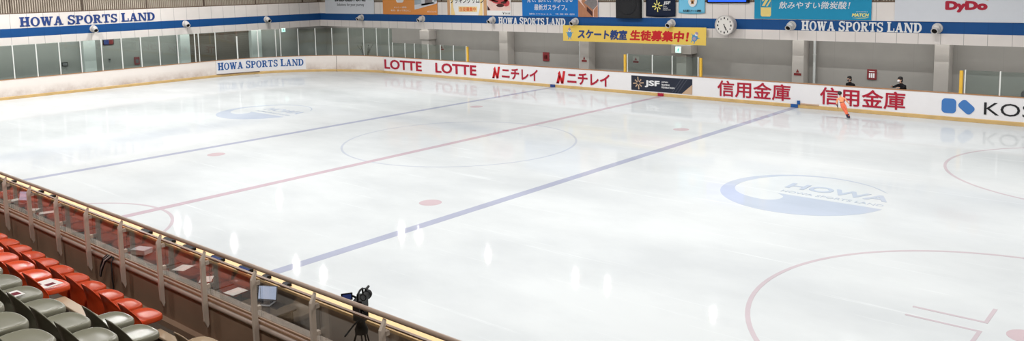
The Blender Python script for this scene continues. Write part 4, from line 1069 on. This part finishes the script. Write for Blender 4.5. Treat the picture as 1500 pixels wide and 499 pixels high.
def chair(x, y, rz, label):
    o = empty('folding_chair', (x, y, PZ), label, 'chair', 'dark chairs behind the judges tables', rz=rz)
    MB().box(-.2, .2, -.2, .2, .43, .46).build('seat', M['darkcloth'], o, bevel=.012)
    mb = MB(); mb.box(-.19, .19, -.235, -.205, .60, .84); mb.build('backrest', M['darkcloth'], o, bevel=.012)
    for s in (-1, 1):
        mb = MB(); mb.tube([(s * .205, .19, 0), (s * .205, .17, .44)], .012, 8); mb.build('leg', M['chrome'], o, smooth=True)
        mb = MB(); mb.tube([(s * .205, -.24, 0), (s * .205, -.2, .45), (s * .205, -.235, .84)], .012, 8); mb.build('leg', M['chrome'], o, smooth=True)
    return o
for i, x in enumerate((.4, 1.4, 2.6, 3.5, 5.1, 6.9, 8.4, 9.6, 11.2, 12.2)):
    chair(x, -16.35 + .1 * ((i * 7) % 3), pi * 0 + random.uniform(-.3, .3), 'dark chair with steel legs behind the judges tables, %s from the left' % ORD[i])
# small black control boxes standing on the cream cap of the near boards
dev = (-1.42, .39, 1.12, 5.9, 6.85, 7.62, 8.65, 9.58, 10.22, 10.81)
for i, x in enumerate(dev):
    o = empty('control_box', (x, -15.10, HB), 'small black control box on the cream board cap, %s from the left' % ORD[i], 'control box', 'control boxes on the near boards')
    w = .17 if 3 <= i < 8 else .07
    f = plane_map((x, -15.10, HB), (0, 1, 0), (0, 0, 1))
    mb = MB(); mb.prism([(-.10, 0), (.04, 0), (.04, .05), (-.02, .06), (-.10, .02)], f, -w, w); mb.build('case', M['blackplastic'], o)
    mb = MB(); mb.prism([(-.095, .0225), (-.025, .0585), (-.025, .0605), (-.095, .0245)], f, -w * .9, w * .9); mb.build('display', M['screenblue'] if i in (6, 7) else M['black'], o)
    keep(o)
# tripod and video camera
tx, ty, tz = 13.86, -16.0, PZ
o = empty('tripod', (tx, ty, tz), 'black camera tripod standing behind the stand glass', 'tripod')
for k in range(3):
    a = radians(100 + 120 * k); fx, fy = cos(a), sin(a)
    mb = MB()
    for s in (-.025, .025):
        mb.tube([(tx + fx * .42 - fy * s, ty + fy * .42 + fx * s, tz), (tx + fx * .06 - fy * s, ty + fy * .06 + fx * s, 1.50)], .011, 6)
    mb.tube([(tx + fx * .25, ty + fy * .25, .85), (tx, ty, .95)], .008, 6)
    mb.tube([(tx + fx * .42, ty + fy * .42, tz), (tx + fx * .42, ty + fy * .42, tz + .03)], .022, 8)
    mb.build('leg', M['blackplastic'], o, smooth=True)
mb = MB(); mb.lathe([(0, 0), (.085, 0), (.09, .06), (.06, .12), (.05, .2), (0, .2)], Matrix.Translation((tx, ty, 1.48)), 18)
mb.box(tx - .07, tx + .07, ty - .075, ty + .075, 1.66, 1.80); mb.build('fluid_head', M['blackplastic'], o, smooth=True)
mb = MB(); mb.tube([(tx + .05, ty - .03, 1.72), (tx + .10, ty - .2, 1.68), (tx + .14, ty - .38, 1.60)], .011, 8); mb.build('pan_handle', M['blackplastic'], o, smooth=True)
keep(o)
o = empty('video_camera', (tx, ty, 1.80), 'black video camera with a blue lit viewfinder on the tripod', 'video camera', rz=radians(34))
def Lb(nm, m, *b, bev=.006): MB().box(*b).build(nm, m, o, bevel=bev)
Lb('body', M['blackplastic'], -.065, .065, -.14, .15, .0, .17)
mb = MB(); mb.lathe([(0, 0), (.052, 0), (.052, .13), (.062, .14), (.062, .2), (.05, .2), (.045, .16), (0, .16)], Matrix.Translation((0, .15, .09)) @ Matrix.Rotation(-pi / 2, 4, 'X'), 20); mb.build('lens', M['blackplastic'], o, smooth=True)
mb = MB(); mb.tube([(0, -.1, .17), (0, -.1, .245), (0, .02, .262), (0, .12, .25), (0, .13, .17)], .014, 8); mb.build('top_handle', M['blackplastic'], o, smooth=True)
mb = MB(); mb.tube([(.06, .06, .25), (.06, .2, .25)], .017, 10); mb.tube([(0, .13, .24), (.06, .14, .25)], .008, 6); mb.build('microphone', M['blackplastic'], o, smooth=True)
mb = MB(); mb.lathe([(.034, -.008), (.046, -.008), (.046, .008), (.034, .008), (.034, -.008)], Matrix.Translation((.085, -.13, .225)) @ Matrix.Rotation(pi / 2, 4, 'X'), 18); mb.build('cable_ring', M['blackplastic'], o, smooth=True)
mb = MB(); mb.lathe([(.034, -.006), (.044, -.006), (.044, .006), (.034, .006), (.034, -.006)], Matrix.Translation((.12, -.14, .06)) @ Matrix.Rotation(pi / 2, 4, 'X'), 18); mb.tube([(.06, -.1, .04), (.1, -.13, .04)], .02, 8); mb.build('zoom_control', M['blackplastic'], o, smooth=True)
T = Matrix.Translation((-.16, -.06, .2)) @ Matrix.Rotation(radians(24), 4, 'Z')
MB().box(-.075, .075, -.008, .008, -.048, .048, T).build('viewfinder', M['blackplastic'], o)
MB().box(-.056, .056, -.0105, -.008, -.034, .034, T).build('display', M['screenblue'], o)
mb = MB(); mb.tube([(-.06, .0, .17), (-.09, -.03, .2)], .014, 8); mb.build('viewfinder_arm', M['blackplastic'], o, smooth=True)
Lb('battery', M['darkmetal'], -.045, .045, -.19, -.14, .02, .14)

# ------------------------------------------------------------------ people
def skin_body(name, V, E, R, colour, mats, parent, levels=2):
    me = bpy.data.meshes.new(name); me.from_pydata([Vector(v) for v in V], E, [])
    o = link(name, me, parent); sk = o.modifiers.new('skin', 'SKIN'); sk.use_smooth_shade = True; sk.branch_smoothing = .3
    for i, r in enumerate(R):
        d = me.skin_vertices[0].data[i]; d.radius = (r, r) if not isinstance(r, tuple) else r
        d.use_root = i == 0
    sb = o.modifiers.new('sub', 'SUBSURF'); sb.levels = levels; sb.render_levels = levels
    dg = bpy.context.evaluated_depsgraph_get(); dg.update()
    nm = bpy.data.meshes.new_from_object(o.evaluated_get(dg))
    o.modifiers.clear(); o.data = nm; bpy.data.meshes.remove(me)
    nm.materials.clear()
    for m in mats: nm.materials.append(m)
    for p in nm.polygons: p.material_index = colour(p.center); p.use_smooth = True
    return o
class Fig:
    def __init__(s): s.V = []; s.E = []; s.R = []
    def add(s, p, r, to=None):
        s.V.append(Vector(p)); s.R.append(r)
        if to is not None: s.E.append((to, len(s.V) - 1))
        return len(s.V) - 1
    def hand(s, wrist, d, side, r=.02, k=1.0, curl=.35):
        """palm plus five curled fingers; d = direction of the hand, side = thumb side."""
        d = Vector(d).normalized(); side = Vector(side).normalized(); side = (side - d * side.dot(d)).normalized(); nrm = d.cross(side)
        w = s.V[wrist]; palm = s.add(w + d * .055 * k, (.026 * k, .016 * k), wrist)
        for j, (o_, ln) in enumerate(((.026, .062), (.009, .072), (-.009, .068), (-.026, .054))):
            a = s.add(s.V[palm] + d * .03 * k + side * o_ * k, .0095 * k, palm)
            b = s.add(s.V[a] + d * ln * .55 * k + nrm * -curl * .02 * k, .0085 * k, a); s.add(s.V[b] + d * ln * .4 * k + nrm * -curl * .045 * k, .007 * k, b)
        t = s.add(w + d * .035 * k + side * .034 * k, .011 * k, palm); s.add(s.V[t] + d * .03 * k + side * .02 * k, .009 * k, t)

# --- skater: small figure in orange, seen from behind, leaning left on both feet
sk0 = Vector((10.26, 13.10, 0)); yaw = math.atan2(12.2, 35.8)       # faces away from the stand
o = empty('person', sk0, 'skater in orange costume seen from behind, gliding by the far boards', 'person', rz=yaw)
F = Fig()
pel = F.add((-.235, .0, .60), (.105, .085))
ws = F.add((-.285, .0, .725), (.088, .066), pel); ch = F.add((-.325, .01, .84), (.105, .075), ws); ns = F.add((-.345, .01, .925), (.05, .045), ch)
nk = F.add((-.352, .015, .965), .038, ns); h1 = F.add((-.366, .025, 1.03), (.064, .07), nk); h2 = F.add((-.382, .03, 1.10), (.076, .084), h1); h3 = F.add((-.395, .02, 1.155), (.05, .055), h2)
F.add((-.372, .118, 1.065), .012, h1)                                # nose
# arms
for pts in (((-.455, .005, .875), (-.497, -.02, .66), (-.452, .05, .50)), ((-.215, .005, .905), (-.095, -.03, .775), (.0, .02, .645))):
    a = F.add(pts[0], .042, ch); b = F.add(pts[1], .031, a); c = F.add(pts[2], .022, b)
    F.hand(c, Vector(pts[2]) - Vector(pts[1]), (0, 1, 0), k=.8)
for sx, dy, ft in ((-.065, .0, (-.03, -.02, .10)), (.055, .03, (.02, .05, .10))):
    hp = F.add((-.225 + sx, dy, .545), .085, pel); kn = F.add((-.140 + sx * .45, dy + .03, .36), .056, hp); an = F.add((-.065 + sx * .3, dy, .185), .036, kn)
    F.add(ft, .04, an)
def sk_col(c):
    ax = -.235 - (c.z - .60) * .36
    if c.z > .955: return 2
    if c.z < .62 and abs(c.x - ax) > .16: return 3
    if c.z > .69: return 3 if (abs(c.x - ax) > .22 and c.z < .60) else 0
    if abs(c.x - ax) > .155: return 3 if c.z < .58 else 2
    return 1
skin_body('body', F.V, F.E, F.R, sk_col, [M['costume'], M['tights'], M['skin'], M['glove']], o)
mb = MB(); mb.ball((-.385, .0, 1.105), .088, .09, .085, 16, 10); mb.ball((-.378, -.075, 1.085), .04, .035, .04, 10, 8); mb.build('hair', M['hair'], o, smooth=True)
mb = MB(); T = Matrix.Translation((-.287, 0, .722)) @ Matrix.Rotation(radians(-14), 4, 'Y') @ Matrix.Diagonal((1.0, .8, 1, 1))
mb.lathe([(.088, -.014), (.099, -.014), (.099, .014), (.088, .014)], T, 24); mb.build('belt', M['belt'], o, smooth=True)
for (fx, fy, sx) in ((-.03, -.02, -.02), (.02, .05, .016)):
    mb = MB(); mb.tube([(fx - .055, fy, .21), (fx - .035, fy, .14), (fx - .01, fy + .0, .075)], [.046, .044, .046], 12); mb.ball((fx, fy + .05, .068), .04, .095, .036, 14, 8)
    b = mb.build('skate_boot', M['boot'], o, smooth=True)
    mb = MB(); mb.box(fx - .004, fx + .004, fy - .07, fy + .15, .003, .022); mb.box(fx - .012, fx + .012, fy - .05, fy - .02, .02, .045); mb.box(fx - .012, fx + .012, fy + .06, fy + .1, .02, .045); mb.build('blade', M['chrome'], b)
for s in (-1, 1):
    mb = MB(); mb.ball((-.372 + s * .028, .108, 1.085), .009, .006, .007, 8, 6); mb.build('eye', M['black'], o)
for s in (-1, 1):
    mb = MB(); mb.ball((-.376 + s * .078, .02, 1.07), .012, .02, .026, 8, 6); mb.build('ear', M['skin'], o, smooth=True)

# --- two observers standing behind the boards (local +y is where they look)
def observer(loc, rz, label, ht, mask, hands):
    o = empty('person', loc, label, 'person', rz=rz); k = ht / 1.65
    F = Fig(); lean = .16 if hands else .10
    P = lambda x, y, z: (x * k, y * k, z * k)
    pel = F.add(P(0, -.06, .88), (.15 * k, .11 * k)); ws = F.add(P(0, -.02, 1.02), (.135 * k, .10 * k), pel); ch = F.add(P(0, lean * .5, 1.21), (.165 * k, .11 * k), ws)
    ns = F.add(P(0, lean * .8, 1.33), (.075 * k, .065 * k), ch); nk = F.add(P(0, lean * .9 + .01, 1.40), .052 * k, ns)
    h1 = F.add(P(0, lean + .05, 1.46), (.068 * k, .078 * k), nk); h2 = F.add(P(0, lean + .05, 1.55), (.078 * k, .092 * k), h1); F.add(P(0, lean + .03, 1.61), (.055 * k, .062 * k), h2)
    F.add(P(0, lean + .155, 1.505), .013 * k, h1)
    for s in (-1, 1):
        sh = F.add(P(s * .205, lean * .6, 1.27), .072 * k, ch)
        if hands:
            el = F.add(P(s * .29, lean + .12, 1.17), .045 * k, sh); wr = F.add(P(s * .25, .40, 1.225), .029 * k, el); F.hand(wr, (-s * .5, .4, -.05), (-s * .4, .6, 0), k=k, curl=.6)
        else:
            el = F.add(P(s * .26, .0, 1.02), .045 * k, sh); wr = F.add(P(s * .2, .17, .90), .029 * k, el); F.hand(wr, (-s * .2, .5, -.3), (-s, 0, .2), k=k)
        hp = F.add(P(s * .09, -.06, .82), .098 * k, pel); kn = F.add(P(s * .1, -.03, .47), .066 * k, hp); an = F.add(P(s * .1, -.06, .09), .045 * k, kn); F.add(P(s * .105, .08, .035), .034 * k, an)
    def colr(c):
        z = c.z / k
        if z > 1.385: return 1
        if z > .9 or abs(c.x) > .25 * k:
            return 1 if (hands and c.y > .41 * k and z > 1.1) or (not hands and z < .90 and c.y > .2 * k) else 0
        return 2
    skin_body('body', F.V, F.E, F.R, colr, [M['jacket'], M['skin'], M['darkcloth']], o)
    yc = (lean + .045) * k
    mb = MB(); mb.ball((0, yc - .028 * k, 1.575 * k), .104 * k, .108 * k, .092 * k, 18, 12); mb.ball((0, yc - .06 * k, 1.49 * k), .098 * k, .062 * k, .11 * k, 14, 10); mb.build('hair', M['hair'], o, smooth=True)
    mb = MB(); mb.ball((0, yc + .055 * k, 1.475 * k), .064 * k, .055 * k, .056 * k, 16, 10); mb.build('face_mask', mask, o, smooth=True)
    for s in (-1, 1):
        mb = MB(); mb.ball((s * .03 * k, yc + .086 * k, 1.54 * k), .011 * k, .006 * k, .007 * k, 8, 6); mb.build('eye', M['black'], o)
        mb = MB(); mb.ball((s * .083 * k, yc, 1.51 * k), .01 * k, .02 * k, .03 * k, 8, 6); mb.build('ear', M['skin'], o, smooth=True)
    return o
observer((9.47, 15.62, 0), radians(180 - 25), 'person in black with a grey mask looking over the boards behind the skater', 1.55, M['maskgrey'], False)
observer((11.72, 15.55, 0), radians(180 - 35), 'person in a black jacket and white mask leaning on the boards with both hands', 1.66, M['maskwhite'], True)

# --- rounded chair back just showing above the boards at the right edge
o = empty('high_back_chair', (16.35, 15.75, 0), 'dark rounded chair back above the boards at the right edge', 'chair')
mb = MB(); mb.prism(rrect(-.25, .25, .55, 1.36, .17, 8), XZ(0), -.06, .02); mb.build('backrest', M['maskgrey'], o, bevel=.02)
mb = MB(); mb.prism(rrect(-.24, .24, -.05, .43, .1, 6), plane_map((0, 0, 0), (1, 0, 0), (0, 1, 0)), .44, .52); mb.build('seat', M['darkcloth'], o, bevel=.02)
mb = MB(); mb.tube([(0, .2, .05), (0, .2, .45)], .03, 10); mb.build('column', M['darkmetal'], o, smooth=True)
for k in range(5):
    a = 2 * pi * k / 5; mb = MB(); mb.tube([(0, .2, .08), (.28 * cos(a), .2 + .28 * sin(a), .04)], .02, 8); mb.ball((.28 * cos(a), .2 + .28 * sin(a), .03), .03, n=10, m=6); mb.build('base_arm', M['darkmetal'], o, smooth=True)
# --- potted plant behind the corner glass
(px, py), (nx, ny) = ring(24.3)
o = empty('potted_plant', (px - nx * 1.0, py - ny * 1.0, 0), 'sparse dark leafy plant behind the glass in the far left corner', 'plant')
mb = MB(); mb.lathe([(0, 0), (.2, 0), (.28, .5), (.3, .52), (.26, .52), (.24, .46), (0, .46)], None, 20); mb.build('pot', M['pot'], o, smooth=True)
ms, ml = MB(), MB(); random.seed(3)
for k in range(13):
    a = random.uniform(0, 2 * pi); rr = random.uniform(.2, .68); h = random.uniform(1.35, 2.0)
    p0, p2 = Vector((.05 * cos(a), .05 * sin(a), .46)), Vector((rr * cos(a), rr * sin(a), h)); p1 = Vector((rr * .3 * cos(a), rr * .3 * sin(a), h * .75))
    pts = [p0 * (1 - t) ** 2 + p1 * 2 * t * (1 - t) + p2 * t * t for t in [i / 8 for i in range(9)]]
    ms.tube(pts, .008, 5)
    for t in range(4, 9):
        for s in (-1, 1):
            c = pts[t]; d = Vector((random.uniform(-1, 1), random.uniform(-1, 1), random.uniform(-.3, .8))).normalized(); sd = d.cross(Vector((0, 0, 1))).normalized()
            a_, b_, c_ = c + d * .05 + sd * .022, c + d * .12, c + d * .05 - sd * .022; up = d.cross(sd) * .003
            vs = [ml.bm.verts.new(v) for v in (c, a_, b_, c_)]; ml._f(vs); vs = [ml.bm.verts.new(v + up) for v in (c, c_, b_, a_)]; ml._f(vs)
ms.build('stems', M['stem'], o, smooth=True); ml.build('leaves', M['leaf'], o, fixn=False)

# ------------------------------------------------------------------ light: rows of high-bay lamps under the roof
def lamp(x, y, z=9.0, e=205, size=.13):
    l = bpy.data.lights.new('bay_lamp', 'AREA'); l.shape = 'DISK'; l.size = size; l.energy = e; l.color = (1.0, .985, .97)
    l.spread = radians(170)
    o = bpy.data.objects.new('bay_lamp', l); COL.objects.link(o); o.location = (x, y, z)
XS = [-28.6, -27.3, -21.8, -15.55, -14.03, -8.36, -2.3, -.35, 5.39, 11.4, 13.2, 19.1, 25.0, 27.0]
for y in (10.45, 2.8, -4.9, -12.4):
    for x in XS:
        if y == 10.45 and -28 < x < -16: continue
        if y == 2.8 and -10 < x < 5: continue
        lamp(x + (.9 if y == 2.8 and x == -14.03 else 0), y, e=205 * (1.1 if x < -16 else .8 if x > 10 else 1.0))
def strip(x, y, z, sx, sy, e, rz=0.0):
    l = bpy.data.lights.new('recess_fill', 'AREA'); l.shape = 'RECTANGLE'; l.size = sx; l.size_y = sy; l.energy = e; l.color = (1.0, .98, .95)
    o = bpy.data.objects.new('recess_fill', l); COL.objects.link(o); o.location = (x, y, z); o.rotation_euler.z = rz
# unseen fill strips added under the balcony to brighten the recess walls
for x in range(-30, 33, 5): strip(x, 17.95, 3.55, 4.9, .4, 48)
for y in range(-12, 18, 5): strip(-32.9, y, 3.55, .4, 4.9, 75)
# unseen lamps added over the spectator stand to brighten the seats
for x in range(-12, 30, 7): lamp(x, -20.6, 8.5, 125, .4)
wd = bpy.data.worlds.new('hall_ambient'); wd.use_nodes = True; SC.world = wd
wd.node_tree.nodes['Background'].inputs[0].default_value = (1, .97, .94, 1); wd.node_tree.nodes['Background'].inputs[1].default_value = .15

# ------------------------------------------------------------------ camera (from the stand, lens shifted as the crop of the photograph)
def camera():
    cd = bpy.data.cameras.new('camera'); cam = bpy.data.objects.new('camera', cd); COL.objects.link(cam)
    YAW, PIT, ROLL = CAM[3], CAM[4], CAM[5]
    Fw = Vector((sin(YAW) * cos(PIT), cos(YAW) * cos(PIT), -sin(PIT))); R0 = Vector((cos(YAW), -sin(YAW), 0)); D0 = Fw.cross(R0)
    R = R0 * cos(ROLL) + D0 * sin(ROLL); D = D0 * cos(ROLL) - R0 * sin(ROLL)
    m = Matrix.Identity(4)
    for i in range(3): m[i][0], m[i][1], m[i][2], m[i][3] = R[i], -D[i], -Fw[i], CAM[i]
    cam.matrix_world = m
    cd.sensor_fit = 'HORIZONTAL'; cd.sensor_width = 36.0; cd.lens = CAM[6] / 1500 * 36.0
    cd.shift_y = -(249.5 - CAM[7]) / 1500.0; cd.clip_start = .05; cd.clip_end = 300
    SC.camera = cam
CAM = (22.42545, -22.7119, 6.08126, -0.71422, 0.11521, 0.02085, 1224.18629, 115.16839)
camera()
SC.view_settings.view_transform = 'Standard'; SC.view_settings.look = 'None'; SC.view_settings.gamma = 1.0
SC.view_settings.exposure = 0.1; SC.view_settings.use_curve_mapping = False
SC.cycles.use_denoising = True
SC.cycles.max_bounces = 10; SC.cycles.transparent_max_bounces = 24; SC.cycles.sample_clamp_indirect = 4.0
SC.cycles.caustics_reflective = False; SC.cycles.caustics_refractive = False
